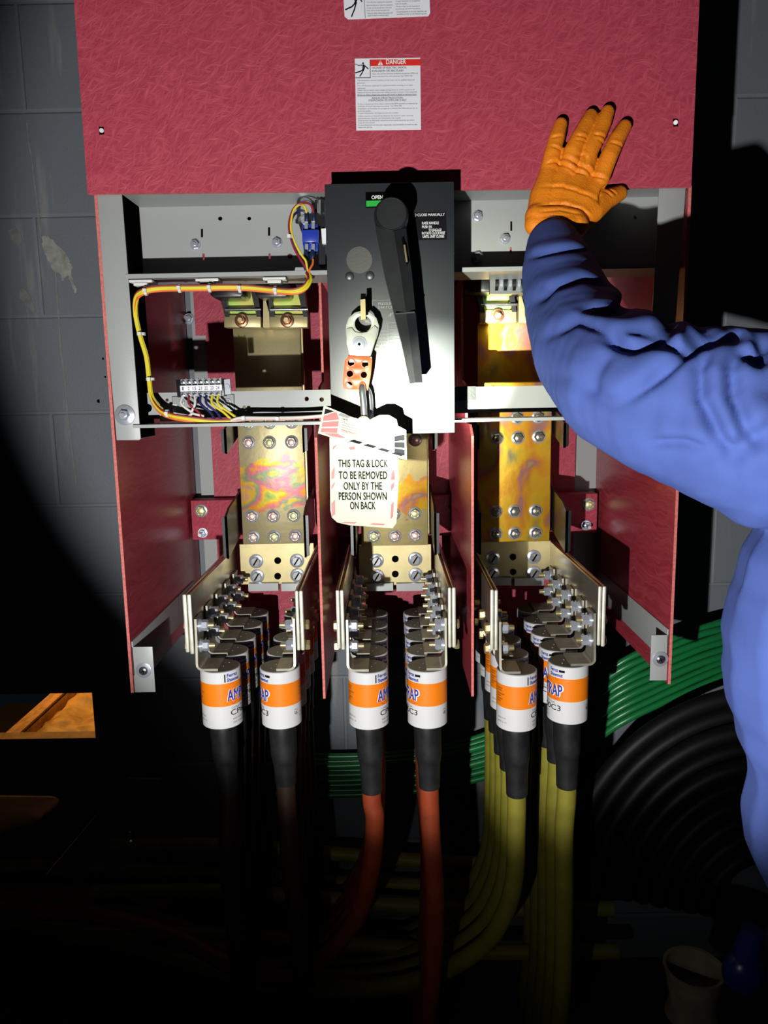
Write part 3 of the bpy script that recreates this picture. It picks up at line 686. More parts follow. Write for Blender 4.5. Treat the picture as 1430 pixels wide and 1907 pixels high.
# ------------------------------------------------------------------ fuses
H = .0925; RF = .0315; FY0 = -.015; DY = .073
def wrap(ang0, z0, r):
    def fn(x, y):
        a = ang0+x/r; return V((r*math.sin(a), -r*math.cos(a), z0+y))      # ang 0 faces the viewer, grows to the right
    return fn
def arcbar(mb, a0, a1, z0, z1, r, m, n=6):
    vs = []; fs = []
    for i in range(n+1):
        a = a0+(a1-a0)*i/n
        for z in (z0, z1): vs.append((r*math.sin(a), -r*math.cos(a), z))
    for i in range(n): fs.append((2*i, 2*i+2, 2*i+3, 2*i+1))
    mb.add(vs, fs, m)
def make_fuse(tx, label):
    """origin at the middle of its underside; connecting tab on the -X side, lettering centred on +X"""
    t = thing('fuse', label, 'fuse', (0, 0, 0)); OFF[t.name] = V((0, 0, 0))
    mb = MB(); mb.lathe((0, 0, 0), (0, 0, 1), [(0, RF-.0012), (.0012, RF), (.40*H, RF), (.80*H, RF), (H-.001, RF), (H, RF-.001), (H, RF-.0025)], None, 56,
                        [M['fusewhite'], M['fusewhite'], M['orange'], M['fusewhite'], M['fusewhite'], M['fusewhite']])
    part('body', mb, t)
    mb = MB(); mb.lathe((0, 0, H-.002), (0, 0, 1), [(0, RF-.0022), (.0024, RF-.0022), (.0030, RF-.003)], M['cap'], 48)
    for x, y in ((.006, -.004), (.012, .012)): mb.lathe((x, y, H+.0006), (0, 0, 1), [(0, .0011), (.0009, .0008)], M['steel'], 8)
    part('end_cap', mb, t)
    # tab: bent strip
    th = .0036; prof = []
    R_ = .011
    xo = -tx
    line = [(xo, H+.082, .018), (xo, H+.046, .020), (xo, H+.001+R_, .024)]
    for k in range(1, 6):
        a = math.pi/2*k/5; line.append((xo+R_-R_*math.cos(a), H+.001+R_-R_*math.sin(a), .025))
    line.append((.002, H+.001, .025))
    mb = MB(); vs = []
    for i, (x, z, hw) in enumerate(line):
        x0, z0, _ = line[max(i-1, 0)]; x1, z1, _ = line[min(i+1, len(line)-1)]
        d = V((x1-x0, 0, z1-z0)).normalized(); n = V((-d.z, 0, d.x))*th      # towards inside/top
        for s_ in (-1, 1):
            vs.append(V((x, s_*hw, z))); vs.append(V((x, s_*hw, z))+n)
    fs = []
    k = len(line)
    for i in range(k-1):
        a, b = 4*i, 4*(i+1)
        fs += [(a, b, b+2, a+2), (a+1, a+3, b+3, b+1), (a, a+1, b+1, b), (a+2, b+2, b+3, a+3)]
    fs += [(0, 2, 3, 1), (4*k-4, 4*k-3, 4*k-1, 4*k-2)]
    mb.add(vs, fs, M['tabmetal']); part('terminal_tab', mb, t)
    for z in (H+.067, H+.034):
        mb = MB(); x = -tx+th; mb.cyl((x, 0, z), (x+.002, 0, z), .0105, .0105, M['steel'], 20); mb.cyl((x+.002, 0, z), (x+.0045, 0, z), .0085, .0085, M['steel'], 16)
        hexhead(mb, (x+.0045, 0, z), (1, 0, 0), .0088, .0095, M['steel'], .5); nut = part('nut', mb, t)
        mb = MB(); mb.cyl((x+.014, 0, z), (x+.0225, 0, z), .0045, .004, M['gold'], 12); part('stud', mb, nut)
        mb = MB(); hexhead(mb, (-tx-.0135, 0, z), (-1, 0, 0), .0085, .007, M['gold'], .5); part('bolt_head', mb, t)
    # lettering
    r = RF+.0003; deg = math.radians
    def T(mb, s_, a0, z, size, arc, m, bold=0, dr=0.): mb.text(s_, None, m, size, deg(arc)*r, fn=wrap(deg(a0), z, r+dr), bold=bold)
    mb = MB(); T(mb, 'AMP-TRAP', 28, .485*H, .0265, 126, M['whiteink'], .04); T(mb, 'AMP-TRAP', 28.4, .485*H, .0265, 125, M['blue'], .014, .0004)
    for k in range(18):
        for a_ in (45, 131):
            q = k*20; arcbar(mb, deg(a_+12*math.cos(deg(q))), deg(a_+12*math.cos(deg(q+20)))+.02, .60*H+.017*math.sin(deg(q)), .60*H+.017*math.sin(deg(q))+.0009, r-.0001, M['redink'], 1)
    part('logo_print', mb, t)
    mb = MB()
    T(mb, 'Ferraz', 30, .905*H, .0078, 34, M['blue'], .03); T(mb, 'Shawmut', 30, .825*H, .0078, 40, M['blue'], .03)
    arcbar(mb, deg(22), deg(25.5), .82*H, .96*H, r, M['ink'], 1)
    T(mb, 'Ferraz', 112, .905*H, .0078, 26, M['blue'], .03); T(mb, 'Shawmut', 112, .825*H, .0078, 40, M['blue'], .03); arcbar(mb, deg(141), deg(158), .905*H, .945*H, r, M['ink'], 4)
    part('maker_print', mb, t)
    mb = MB()
    T(mb, 'CABLE PROTECTOR', 40, .335*H, .0042, 90, M['greyink']); T(mb, 'CP600C3', 36, .225*H, .0125, 112, M['ink'], .005)
    T(mb, '600 VOLTS AC', 42, .14*H, .0042, 60, M['greyink']); T(mb, '250 VOLTS DC', 42, .075*H, .0042, 60, M['greyink'])
    for y, l in ((.72, 22), (.68, 20), (.62, 30), (.58, 16), (.53, 24), (.49, 14)): T(mb, 'CAUTION REPLACE WITH'[:int(l*.7)], -75, y*H, .0030, l, M['ink'])
    T(mb, 'MADE IN USA', -70, .20*H, .0034, 30, M['greyink']); T(mb, '600C3-13', -72, .13*H, .0034, 34, M['greyink'])
    for k in range(12): arcbar(mb, deg(-126+8*math.cos(deg(k*30))), deg(-126+8*math.cos(deg(k*30+30))), .26*H+.0044*math.sin(deg(k*30)), .26*H+.0044*math.sin(deg(k*30))+.0006, r, M['ink'], 1)
    T(mb, 'UL', -131, .232*H, .0058, 10, M['ink'], .01)
    for y, l in ((.72, 14), (.66, 14), (.60, 12), (.54, 14), (.22, 14), (.16, 10)): T(mb, 'RATED VOLTS', -112, y*H, .0030, l, M['greyink'])
    part('rating_print', mb, t)
    return t
def cable_tree(start, pts, rad, m, boot_len, label, group, front):
    t = thing('power_cable', label, 'cable', start, group)
    x, y, z = start; rb = .0212
    mb = MB(); L = boot_len
    mb.tube([(x, y, z-.0008), (x, y, z-.012), (x+.001, y, z-.055), (x+.0015, y, z-.072), (x+.002, y, z-L)], [rb, rb*1.03, rb*.99, rb*.86, rb*.80], M['boot'], 20, 6)
    part('shrink_boot', mb, t)
    mb = MB(); mb.tube([(x+.001, y, z-L+.02), (x+.002, y, z-L-.02)]+[V(q) for q in pts], rad, m, 16, 10); part('jacket', mb, t)
    return t
rows = [  # name, fuse px centre (top), px centre(bottom), tab px, cable material, bank word, row word
    ('left', 'left', (410, 1240), 360.5, 1150, -1, 'cable_brown'),
    ('left', 'right', (521, 1240), 548.5, 1150, 1, 'cable_brown'),
    ('middle', 'left', (685, 1241), 643.5, 1150, -1, 'cable_orange'),
    ('middle', 'right', (795, 1239), 832, 1150, 1, 'cable_orange'),
    ('right', 'left', (962, 1245), 929.5, 1150, -1, 'cable_yellow'),
    ('right', 'right', (1058, 1231), 1110.5, 1150, 1, 'cable_yellow')]
ordn = ['front', 'second', 'third', 'fourth', 'rearmost']
col = {'cable_brown': 'dark brown', 'cable_orange': 'orange', 'cable_yellow': 'yellow'}
floorz = FZ+.02
def path(row, i, x, y, zb):
    """waypoints of the cable below the boot"""
    yy = y
    def W(px, py, Yd): return P(px, py, yy+Yd)
    e = i*.03
    if row == 0: return [V((x-.003, y, zb-.25)), V((x+.0, y+.03, zb-.5)), V((x-.06, .30+e*.3, floorz+.18+e)), V((x-.35, .36, floorz+.04+e)), V((x-.8, .38, floorz+e))]
    if row == 1: return [V((x+.004, y, zb-.25)), V((x+.012, y+.02, zb-.45)), V((x-.02, y+.08, zb-.62)), V((x-.25, .34, floorz+.05+e)), V((x-.9, .36, floorz+.03+e))]
    if row == 2: return [W(698, 1530, 0), W(690, 1620, .01), W(665, 1705, .05), W(600, 1785, .10), W(520, 1824, .14), W(430, 1798, .18), W(320, 1742, .22), W(180, 1706, .25), W(-60, 1690, .28)]
    if row == 3: return [W(803, 1560, 0), W(810, 1680, 0), W(806, 1800, .0), W(795, 1900, .0), W(780, 2010, .02)]
    if row == 4: return [W(961, 1540, 0), W(958, 1630, 0), W(940, 1700, .02), W(895, 1765, .05), W(800, 1818, .10), W(680, 1842, .14), W(520, 1836, .2), W(350, 1790, .25), W(150, 1735, .3), W(-80, 1700, .32)]
    return [W(1050, 1560, 0), W(1050, 1700, 0), W(1047, 1830, .01), W(1035, 1960, .04)]
boots = [.115, .105, .118, .112, .120, .118]
for ri, (bank, row, top, tabpx, tabpy, sg, cm) in enumerate(rows):
    c = P(top[0], top[1], FY0); tabX = P(tabpx, tabpy, FY0-.02).x
    tx = abs(tabX-c.x); zb = c.z-H
    proto = None
    for i in range(5):
        lab = f'white and orange cable fuse, {ordn[i]} in the {row}-hand row of the {bank} bank'
        if proto is None: proto = make_fuse(tx, lab); o = proto
        else: o = copy_tree(proto); o['label'] = lab
        o['group'] = 'cable fuses'
        o.location = (c.x, FY0+i*DY, zb); o.rotation_euler.z = math.pi if sg > 0 else 0
        y = FY0+i*DY
        pts = path(ri, i, c.x, y, zb)
        if ri >= 2 and i > 0:
            pts = path(ri, i, c.x, y, zb)
            dx0 = c.x-P(top[0], top[1], y).x; dz0 = zb-(P(top[0], top[1], y).z-H)
            k = 1+.0*i
            pts = [V((c.x+(p.x-P(*top, y).x), min(p.y, .44), max(p.z+dz0, floorz))) for p in pts]
        cable_tree((c.x, y, zb), pts, .0155, M[cm], boots[ri]*(1-.06*(i % 2)), f'{col[cm]} power cable under the {ordn[i]} fuse, {row}-hand row of the {bank} bank', 'power cables below the fuses', i == 0)

# ------------------------------------------------------------------ switch contacts above the left and right bars
def contacts(label, dx, both=True):
    def Q(x, y): return (x+dx[0], y+dx[1])
    t = thing('contact_assembly', label, 'switch contact', P(*Q(495, 610), BY-.03))
    for (x0, x1, cen) in ((417, 486, 450), (501, 573, 535)) if both else ((417, 486, 450),):
        sh = x0-417
        mb = MB(); mb.pp([Q(x0, 586), Q(x1, 586), Q(x1, 610), Q(x0, 610)], BY-.035, .033, M['brass']); part('saddle', mb, t, bevel=.0015)
        mb = MB(); mb.pp([Q(x0+5, 540), Q(x1-12, 540), Q(x1-4, 594), Q(x0+5, 594)], BY-.025, .006, M['lime']); part('contact_blade', mb, t)
        for a_, b_ in ((x0-14, x0), (x1-22, x1-10)):
            mb = MB(); mb.prism([P(*Q(a_, 530), BY-.04), P(*Q(a_+14, 530), BY-.04), P(*Q(b_+10, 590), BY-.04), P(*Q(b_+2, 590), BY-.04)], (0, .03, 0), M['black']); part('spring_arm', mb, t)
        mb = MB(); mb.cyl(P(*Q(x0+2, 577), BY-.046), P(*Q(x1, 576), BY-.046), .0028, .0028, M['brightsteel'], 12); part('pivot_rod', mb, t)
        mb = MB(); mb.pp([Q(x0-26, 528), Q(x0+36, 528), Q(x0+36, 548), Q(x0+31, 553), Q(x0-20, 554), Q(x0-26, 548)], BY-.10, .07, M['black']); part('arc_chute', mb, t, bevel=.002)
        c = P(*Q(cen, 597), BY-.035); mb = MB(); d = V((0, -1, 0))
        mb.lathe(c, d, [(0, .0125), (.002, .0125), (.003, .011)], M['coppernut'], 24); hexhead(mb, c+d*.003, d, .0085, .006, M['coppernut']); mb.cyl(c+d*.009, c+d*.018, .0045, .004, M['gold'], 12)
        part('clamp_bolt', mb, t)
    if both:
        mb = MB(); mb.pp([Q(490, 560), Q(500, 560), Q(502, 610), Q(490, 610)], BY-.04, .036, M['brass']); part('divider', mb, t)
    return t
contacts('switch contact pair on top of the left bar under the yellow wires', (0, 0))
contacts('switch contact pair on top of the right bar beside the blue sleeve', (476, -9))
# clear/black spring coil visible at right
mb = MB(); a = P(921, 517, .1); b = P(970, 517, .1)
for k in range(6): mb.cyl(a.lerp(b, k/6)+V((0, 0, -.010)), a.lerp(b, (k+.7)/6)+V((0, 0, -.010)), .012, .012, M['steel'] if k % 2 else M['black'], 16)
mb.box((a.x-.008, .095, a.z-.026), (b.x, .105, a.z+.002), M['greydark']); tag(part('insulator_roller', mb), 'ribbed roller under the upper rail beside the blue sleeve', 'roller')

# ------------------------------------------------------------------ operating mechanism box
BXY = -.07
ox = thing('switch_operator', 'black switch operator box with big lever handle and OPEN window', 'switch', P(730, 806, BXY))
q = [P(605, 343, BXY), P(845, 336.5, BXY), P(847, 806, BXY), P(617, 808, BXY)]
x0 = (q[0].x+q[3].x)/2; x1 = (q[1].x+q[2].x)/2; z0 = q[2].z; z1 = q[0].z
mb = MB(); mb.box((x0, BXY, z0), (x1, BXY+.0025, z1), M['boxblack']); part('front_plate', mb, ox, bevel=.0008)
mb = MB(); mb.box((x0+.002, BXY+.0026, z0+.05), (x1-.002, YC-.001, z1-.002), M['black']); mb.box((x0+.004, YC-.001, z0+.05), (x1-.004, .08, P(700, 366, YC).z), M['black']); part('housing', mb, ox)
FYB = BXY-.0004
def flat(name, pix, m, parent, dy=0., t=.0006, **k):
    mb = MB(); mb.pp(pix, FYB-dy-t, t, m); return part(name, mb, parent, **k)
# OPEN window
wd_ = flat('position_window', [(680.5, 358), (726, 357), (726, 385), (681, 387)], M['hole'], ox)
flat('green_flag', [(682, 374), (725, 372.5), (725, 383), (682, 385)], M['green'], wd_, .0008, label='green flag')
mb = MB(); mb.text('OPEN', P(692, 371, FYB-.002), M['whiteink'], .0068, (P(713, 371, FYB).x-P(692, 371, FYB).x), bold=.02); part('open_text', mb, wd_)
# instruction plate
ip = flat('instruction_plate', [(758, 397), (830, 395), (832, 446), (759, 448)], M['ink'], ox)
mb = MB()
for s_, xa, xb, y in (('TO CLOSE MANUALLY', 767, 828, 403), ('RAISE HANDLE', 786, 817, 418), ('PUSH IN', 786, 804, 425), ('TO ENGAGE', 798, 822, 431), ('ROTATE CLOCKWISE', 786, 828.5, 436.8), ('UNTIL UNIT CLOSES', 787, 827, 443)):
    a, b = P(xa, y, FYB-.0012), P(xb, y-.6, FYB-.0012); mb.text(s_, a, M['whiteink'], .0050, b.x-a.x, bold=.012)
part('instruction_text', mb, ip)
mb = MB(); mb.pp(circle(669, 484, 24, 36, 25), FYB-.0004, .0004, mat('worn_disc', (.10, .10, .09), .75, bump=.5, bscale=700)); part('worn_disc', mb, ox)
for px, py in ((651, 514.5), (689, 513.5)):
    mb = MB(); c = P(px, py, BXY); mb.lathe(c, (0, -1, 0), [(0, .0062), (.0015, .0056), (.0025, .004), (.0028, .001)], M['boxblack'], 20); part('rivet', mb, ox)
rp = thing; mb = MB()
def ln(mb, x0_, y0_, x1_, y1_, w_=.55, m='palegrey'):
    a, b = P(x0_, y0_, FYB-.0006), P(x1_, y1_, FYB-.0006); d = (b-a).normalized(); n = V((-d.z, 0, d.x))*w_*.0004
    mb.prism([a+n, b+n, b-n, a-n], (0, -.0002, 0), M[m])
for seg in ((693, 559, 740, 558), (693, 559, 695, 598), (694, 598, 741, 597), (722, 601, 747, 600), (722, 601, 726, 678), (747, 600, 750, 678), (695, 598, 699, 680), (726, 678, 750, 678), (724, 664, 749, 663)): ln(mb, *seg)
for k in range(10): ln(mb, 723, 607+k*6.3, 748, 606+k*6.3, .4)
for k, s_ in enumerate(('TYPE', 'RATED FREQ', 'RATED AMP', 'MAX AMPS', 'COIL FUSE', 'FUSE AMP', 'INT CAP', 'MAX VOLT', 'CONTROL', 'SERIAL NO')):
    a = P(700, 611+k*6.3, FYB-.0008); mb.text(s_, a, M['palegrey'], .0036, min(len(s_)*.0018, .0175))
for s_, y in (('PRESSURE', 568), ('SWITCH', 575)): mb.text(s_, P(704, y, FYB-.0008), M['palegrey'], .0052, .022)
for seg in ((722, 590, 729, 582), (729, 582, 726, 590), (726, 590, 733, 581)): ln(mb, *seg)
part('rating_print', mb, ox)
sl_ = flat('lock_slot_shadow', [(671, 562), (672, 547), (681, 547), (681, 564), (674, 566)], M['hole'], ox)  # flat black patch painting the slot's shadow above the lock tab
# handle
HY0, HY1 = BXY-.066, BXY-.038
hd = MB(); kf = P(728.5, 399, HY0-.006); kc = kf+V((0, .0012, 0))
arm = [(697, 402), (702, 440), (716, 510), (734, 583), (748, 640), (763, 715), (787, 712), (780, 640), (772, 560), (766, 500), (758, 440), (753, 400)]
front = [P(x, y, HY0) for x, y in arm]
ridge = [P(x, y, HY0-.009) for x, y in ((733, 430), (746, 510), (756, 583), (764, 640), (773, 712))]
# faceted front: left facet, right facet meeting along the ridge
L_ = [P(x, y, HY0) for x, y in ((699, 420), (716, 510), (734, 583), (748, 640), (763, 715))]
R_2 = [P(x, y, HY0) for x, y in ((756, 425), (767, 510), (774, 583), (780, 640), (787, 712))]
n = 5; vs = L_+ridge+R_2+[p+V((0, HY1-HY0, 0)) for p in L_]+[p+V((0, HY1-HY0, 0)) for p in R_2]; fs = []
for i in range(n-1):
    fs += [(i, i+n, i+1+n, i+1)[::-1], (i+n, i+2*n, i+1+2*n, i+1+n)[::-1], (i, i+1, i+1+3*n, i+3*n)[::-1], (i+2*n, i+4*n, i+1+4*n, i+1+2*n)[::-1], (i+3*n, i+1+3*n, i+1+4*n, i+4*n)[::-1]]
fs += [(n-1, 2*n-1, 3*n-1, 5*n-1, 4*n-1)[::-1], (0, 3*n, 4*n, 2*n, n)[::-1]]
hd.add(vs, fs, M['handle']); hd.lathe(kf, (0, 1, 0), [(0, .0195), (.002, .0212), (.006, .0222), (.030, .0222)], M['handle'], 40)
hnd = part('lever_handle', hd, ox, sharp=25)
mb = MB(); mb.lathe(kc+V((0, -.0012, 0)), (0, -1, 0), [(0, .0200), (.002, .0203), (.0026, .0196), (.002, .0188)], M['handle'], 40); part('knob_ring', mb, hnd)
mb = MB(); mb.cyl(kf+V((0, .028, 0)), V((kf.x, BXY, kf.z)), .017, .019, M['handle'], 28); part('shaft', mb, hnd)
mb = MB(); mb.pp([(748, 444), (751, 442), (761, 488), (758, 494), (754, 478)], HY0-.0075, .004, M['hole']); part('pin_slot', mb, hnd)
mb = MB(); mb.cyl(P(753, 456, HY0-.009), P(757.5, 488, HY0-.009), .0014, .0014, M['gold'], 10); part('latch_pin', mb, hnd)
mb = MB(); mb.pp([(736, 583), (772, 580), (772.5, 583), (736.5, 586)], HY0-.0092, .006, M['handle']); part('grip_seam', mb, hnd)
# lock tab
mb = MB(); mb.pp([(671, 558), (680, 557), (681, 594), (672, 596)], BXY-.05, .002, M['gold']); mb.pp([(674, 560), (680, 560), (680, 590), (675, 592)], BXY-.048, .045, M['gold']); part('lock_tab', mb, ox, 'brass locking tab')

# ------------------------------------------------------------------ hasp, padlock and tags hanging from the operator
HY = BXY-.030
hp = thing('lockout_hasp', 'red-bodied steel lockout hasp with six holes hooked on the operator', 'hasp', P(665, 730, HY))
def ring(cx, cy, r0, r1, a0, a1, n=18):
    o_ = [(cx+r0*math.cos(math.radians(a0+(a1-a0)*i/n)), cy+r0*math.sin(math.radians(a0+(a1-a0)*i/n))) for i in range(n+1)]
    return o_+[(cx+r1*math.cos(math.radians(a1+(a0-a1)*i/n)), cy+r1*math.sin(math.radians(a1+(a0-a1)*i/n))) for i in range(n+1)]
# rear jaw
mb = MB(); outer = [(644, 620), (644, 606), (649, 592), (660, 582), (675, 578), (690, 582), (701, 592), (706, 607), (704, 622), (697, 642), (690, 664), (689, 675), (650, 675), (650, 664), (646, 640)]
mb.pp(outer, HY, .003, M['jawsteel'], holes=[circle(676, 603, 15.5, 24)])
part('jaw', mb, hp, bevel=.0006)
mb = MB(); mb.pp([(645, 640), (645, 612), (655, 610), (661, 618), (672, 620), (684, 618), (697, 606), (704, 612), (697, 641), (688, 664), (652, 664)], HY-.0032, .003, M['jawsteel']); part('jaw', mb, hp, bevel=.0006)
mb = MB(); c = P(669, 641, HY-.0034); mb.lathe(c, (0, -1, 0), [(0, .0105), (.001, .0105), (.0012, .009), (.0012, .0085), (.002, .008), (.0026, .0045), (.0026, .002)], M['steel'], 28); mb.lathe(c+V((0, -.0024, 0)), (0, -1, 0), [(0, .002), (.0006, .0018)], M['hole'], 12); part('rivet', mb, hp)
body = [(650, 662), (688, 664), (693, 670), (690, 700), (685, 726), (678, 732), (646, 728), (639, 722), (638, 712), (642, 672)]
hh = [circle(653.5, 675.5, 6.2), circle(680, 678, 6), circle(651.5, 696, 6), circle(677.5, 698, 6), circle(650, 717, 6.2), circle(675, 719, 6)]
mb = MB(); mb.pp(body, HY-.005, .009, M['hasp'], holes=hh); hb = part('coated_body', mb, hp, bevel=.0012)
mb = MB()
for hx in hh:
    cx = sum(p[0] for p in hx)/14; cy = sum(p[1] for p in hx)/14
    mb.pp(circle(cx, cy, 8.6, 20), HY-.0058, .0009, M['hasp'], holes=[circle(cx, cy, 6.3, 14)])
part('hole_rim', mb, hb)
pl = thing('padlock', 'brass padlock hanging by its steel shackle from the red hasp', 'padlock', P(690, 850, HY))
mb = MB(); S0 = HY-.012
mb.tube([P(690, 800, HY+.012), P(688, 740, HY+.012), P(680, 722, HY+.008), P(675, 717, HY-.002), P(674, 722, S0), P(676, 745, S0-.002), P(678, 770, S0-.002), P(680, 806, S0-.002)], .0046, M['brightsteel'], 16, 8); part('shackle', mb, pl)
a, b = P(662, 800, S0-.01), P(706, 848, S0+.02); mb = MB(); mb.box((a.x, S0+.001, a.z), (b.x, S0+.024, b.z), M['gold']); part('lock_body', mb, pl, bevel=.004)
# horizontal tag with hazard border
TGY = S0-.010
ht = thing('lockout_tag', 'tilted card tag with striped hazard border held across the padlock', 'tag', P(675, 850, TGY))
hpix = [(603, 755), (640, 770), (668, 782), (684, 785), (694, 779), (707, 773), (724, 773), (738, 781), (741, 793), (756, 801), (757.5, 856), (735, 852), (592, 807)]
def bend(px, py, Y): return Y+.012*((px-680)/80)**2*(1 if px > 680 else -.4)
def tagmesh(mb, pix, Y, m, t=.0006): mb.prism([P(x, y, Y) for x, y in pix], (0, t, 0), m)
mb = MB(); tagmesh(mb, hpix, TGY, M['tag']); card = part('card', mb, ht)
def hcell(x, y):  # unit coords on tilted card: x 0..1 left-right, y 0..1 top-bottom
    tl, tr, bl, br = V((603, 757)), V((756, 804)), V((593, 807)), V((757, 855))
    if len(tl) == 2: pass
    a = tl.lerp(tr, x); b = bl.lerp(br, x); c = a.lerp(b, y); return (c.x, c.y)
def HV(p): return (p[0], p[1])
mbr, mbk, mbt = MB(), MB(), MB()
def cell(mb, pts, m, dy=.0006): mb.prism([P(*hcell(x, y), TGY-dy) for x, y in pts], (0, -.0002, 0), m)
cell(mbk, [(.02, .06), (.13, .06), (.02, .28)], M['ink']); cell(mbr, [(.02, .34), (.02, .52), (.20, .30), (.16, .08), (.13, .10)], M['tagred'])
cell(mbr, [(.02, .58), (.02, .74), (.20, .56), (.20, .36)], M['tagred']); cell(mbr, [(.02, .80), (.02, .94), (.20, .80), (.20, .62)], M['tagred'])
cell(mbk, [(.20, .06), (.34, .06), (.30, .16), (.18, .16)], M['greyink']); cell(mbk, [(.38, .06), (.50, .06), (.48, .14), (.34, .16)], M['greyink'])
cell(mbr, [(.06, .95), (.20, .82), (.30, .90), (.16, .97)], M['tagred'])
for k in range(4): cell(mbk, [(.34+.16*k, .96), (.40+.16*k, .86), (.50+.16*k, .86), (.46+.16*k, .96)], M['ink'])
for k in range(3): cell(mbk, [(.86, .30+.22*k), (.98, .12+.28*k), (.98, .34+.28*k), (.86, .48+.22*k)], M['ink'])
cell(mbk, [(.80, .10), (.94, .10), (.86, .22), (.78, .2)], M['palegrey'])
part('red_stripes', mbr, card, 'red border stripes'); part('grey_stripes', mbk, card, 'dark border stripes')
ud = (P(756, 804, TGY)-P(603, 757, TGY)).normalized(); vd = V((-ud.z, 0, ud.x))
mbt.text('NAME:', P(*hcell(.235, .27), TGY-.001), M['ink'], .004, .008, ud, vd)
for k in range(4): cell(mbt, [(.24, .36+.09*k), (.70, .35+.09*k), (.70, .358+.09*k), (.24, .368+.09*k)], M['greyink'], .0008)
mbt.text('DEPARTMENT', P(*hcell(.24, .70), TGY-.001), M['tagred'], .0045, .02, ud, vd)
mbt.text('EXPECTED COMPLETION', P(*hcell(.42, .93-.13), TGY-.001), M['greyink'], .004, .035, ud, vd)
mbt.text('STOP', P(666, 804, TGY-.001), M['greyink'], .007, .022, V((1, 0, -.12)).normalized(), V((.12, 0, 1)).normalized(), bold=.02)
part('printed_text', mbt, card)
mb = MB(); c = P(677, 788, TGY-.0008); mb.lathe(c, (0, -1, 0), [(0, .0098), (.0012, .009), (.0014, .0065), (.0006, .0055)], M['gold'], 28); part('grommet', mb, ht, 'brass grommet')
# hanging tag
VTY = TGY+.006
vt = thing('lockout_tag', 'upright cream card tag reading THIS TAG & LOCK TO BE REMOVED', 'tag', P(675, 975, VTY))
def vy(px): return VTY+.010*((px-640)/100)**2
vp = [(613.5, 815), (680, 800), (741, 830), (742, 900), (738, 974), (731, 984), (650, 978), (628, 973), (618, 964), (615, 950)]
mb = MB(); mb.prism([P(x, y, VTY) for x, y in vp], (0, .0006, 0), M['tag']); vc = part('card', mb, vt)
mb = MB(); dy = VTY-.0005
for pts in ([(619, 838), (620, 832), (628, 828), (622, 836)], [(649, 833), (660, 832), (661, 837), (652, 838)], [(617, 880), (623, 868), (623, 890), (617, 893)], [(617, 905), (623, 897), (623, 903), (617, 912)], [(617, 938), (624, 930), (624, 958), (618, 962)],
            [(729, 880), (734, 872), (735, 893), (728, 894)], [(728, 904), (734, 897), (733, 908), (728, 915)], [(728, 940), (733, 934), (732, 962), (727, 968)], [(636, 974), (642, 972), (665, 973), (660, 975.5)], [(688, 977), (694, 974.5), (718, 976), (713, 978.5)]):
    mb.prism([P(x, y, dy) for x, y in pts], (0, -.0002, 0), M['tagred'])
part('red_dashes', mb, vc, 'red border dashes')
mb = MB()
for s_, xa, xb, y in (('THIS TAG & LOCK', 630, 722, 870), ('TO BE REMOVED', 631, 721, 892), ('ONLY BY THE', 640, 711, 912), ('PERSON SHOWN', 631, 720, 931), ('ON BACK', 652, 699, 948.5)):
    a, b = P(xa, y, dy-.0003), P(xb, y, dy-.0003); mb.text(s_, a, M['ink'], .0150, (b-a).length, u=(b-a).normalized(), bold=.012)
part('printed_text', mb, vc)

# ------------------------------------------------------------------ auxiliary switch, wire harness, terminal block
AY = .01
ax = thing('auxiliary_switch', 'small blue auxiliary switch with spade terminals left of the black box', 'switch', P(578, 470, AY))
mb = MB(); mb.pp([(562, 428), (593, 427), (593, 450), (563, 451)], AY, .03, M['bluebox']); mb.pp([(563, 451), (593, 450), (592, 468), (566, 468)], AY+.012, .018, M['bluebox']); mb.pp([(563, 418), (592, 417), (592, 428), (562, 428)], AY+.012, .018, M['bluebox']); part('body', mb, ax, bevel=.001)
for x, y0_, y1_ in ((570, 412, 426), (583, 411, 426), (571, 454, 468), (583, 454, 468)):
    mb = MB(); mb.pp([(x-3, y0_), (x+3, y0_), (x+3, y1_), (x-3, y1_)], AY+.004, .002, M['steel']); part('spade_terminal', mb, ax)
for x, y0_, y1_ in ((571, 396, 413), (584, 395, 412), (570, 467, 484), (582, 467, 484)):
    mb = MB(); mb.tube([P(x, y0_, AY+.006), P(x, (y0_+y1_)/2, AY+.004), P(x, y1_, AY+.005)], .0035, mat('navy_sleeve', (.012, .025, .07), .35), 10, 4); part('terminal_sleeve', mb, ax)
mb = MB(); mb.pp([(592, 372), (604, 372), (606, 494), (594, 494)], AY+.02, .03, M['black']); part('mounting_block', mb, ax)
mb = MB(); mb.pp([(598, 426), (607, 425), (607, 454), (600, 454)], AY+.012, .008, M['white']); part('white_tag', mb, ax)
for k in range(3):
    mb = MB(); mb.pp([(586+7*k, 372), (590+7*k, 372), (590+7*k, 396), (586+7*k, 396)], AY+.014, .01, M['greydark' if k % 2 else 'black']); part('terminal_comb', mb, ax)

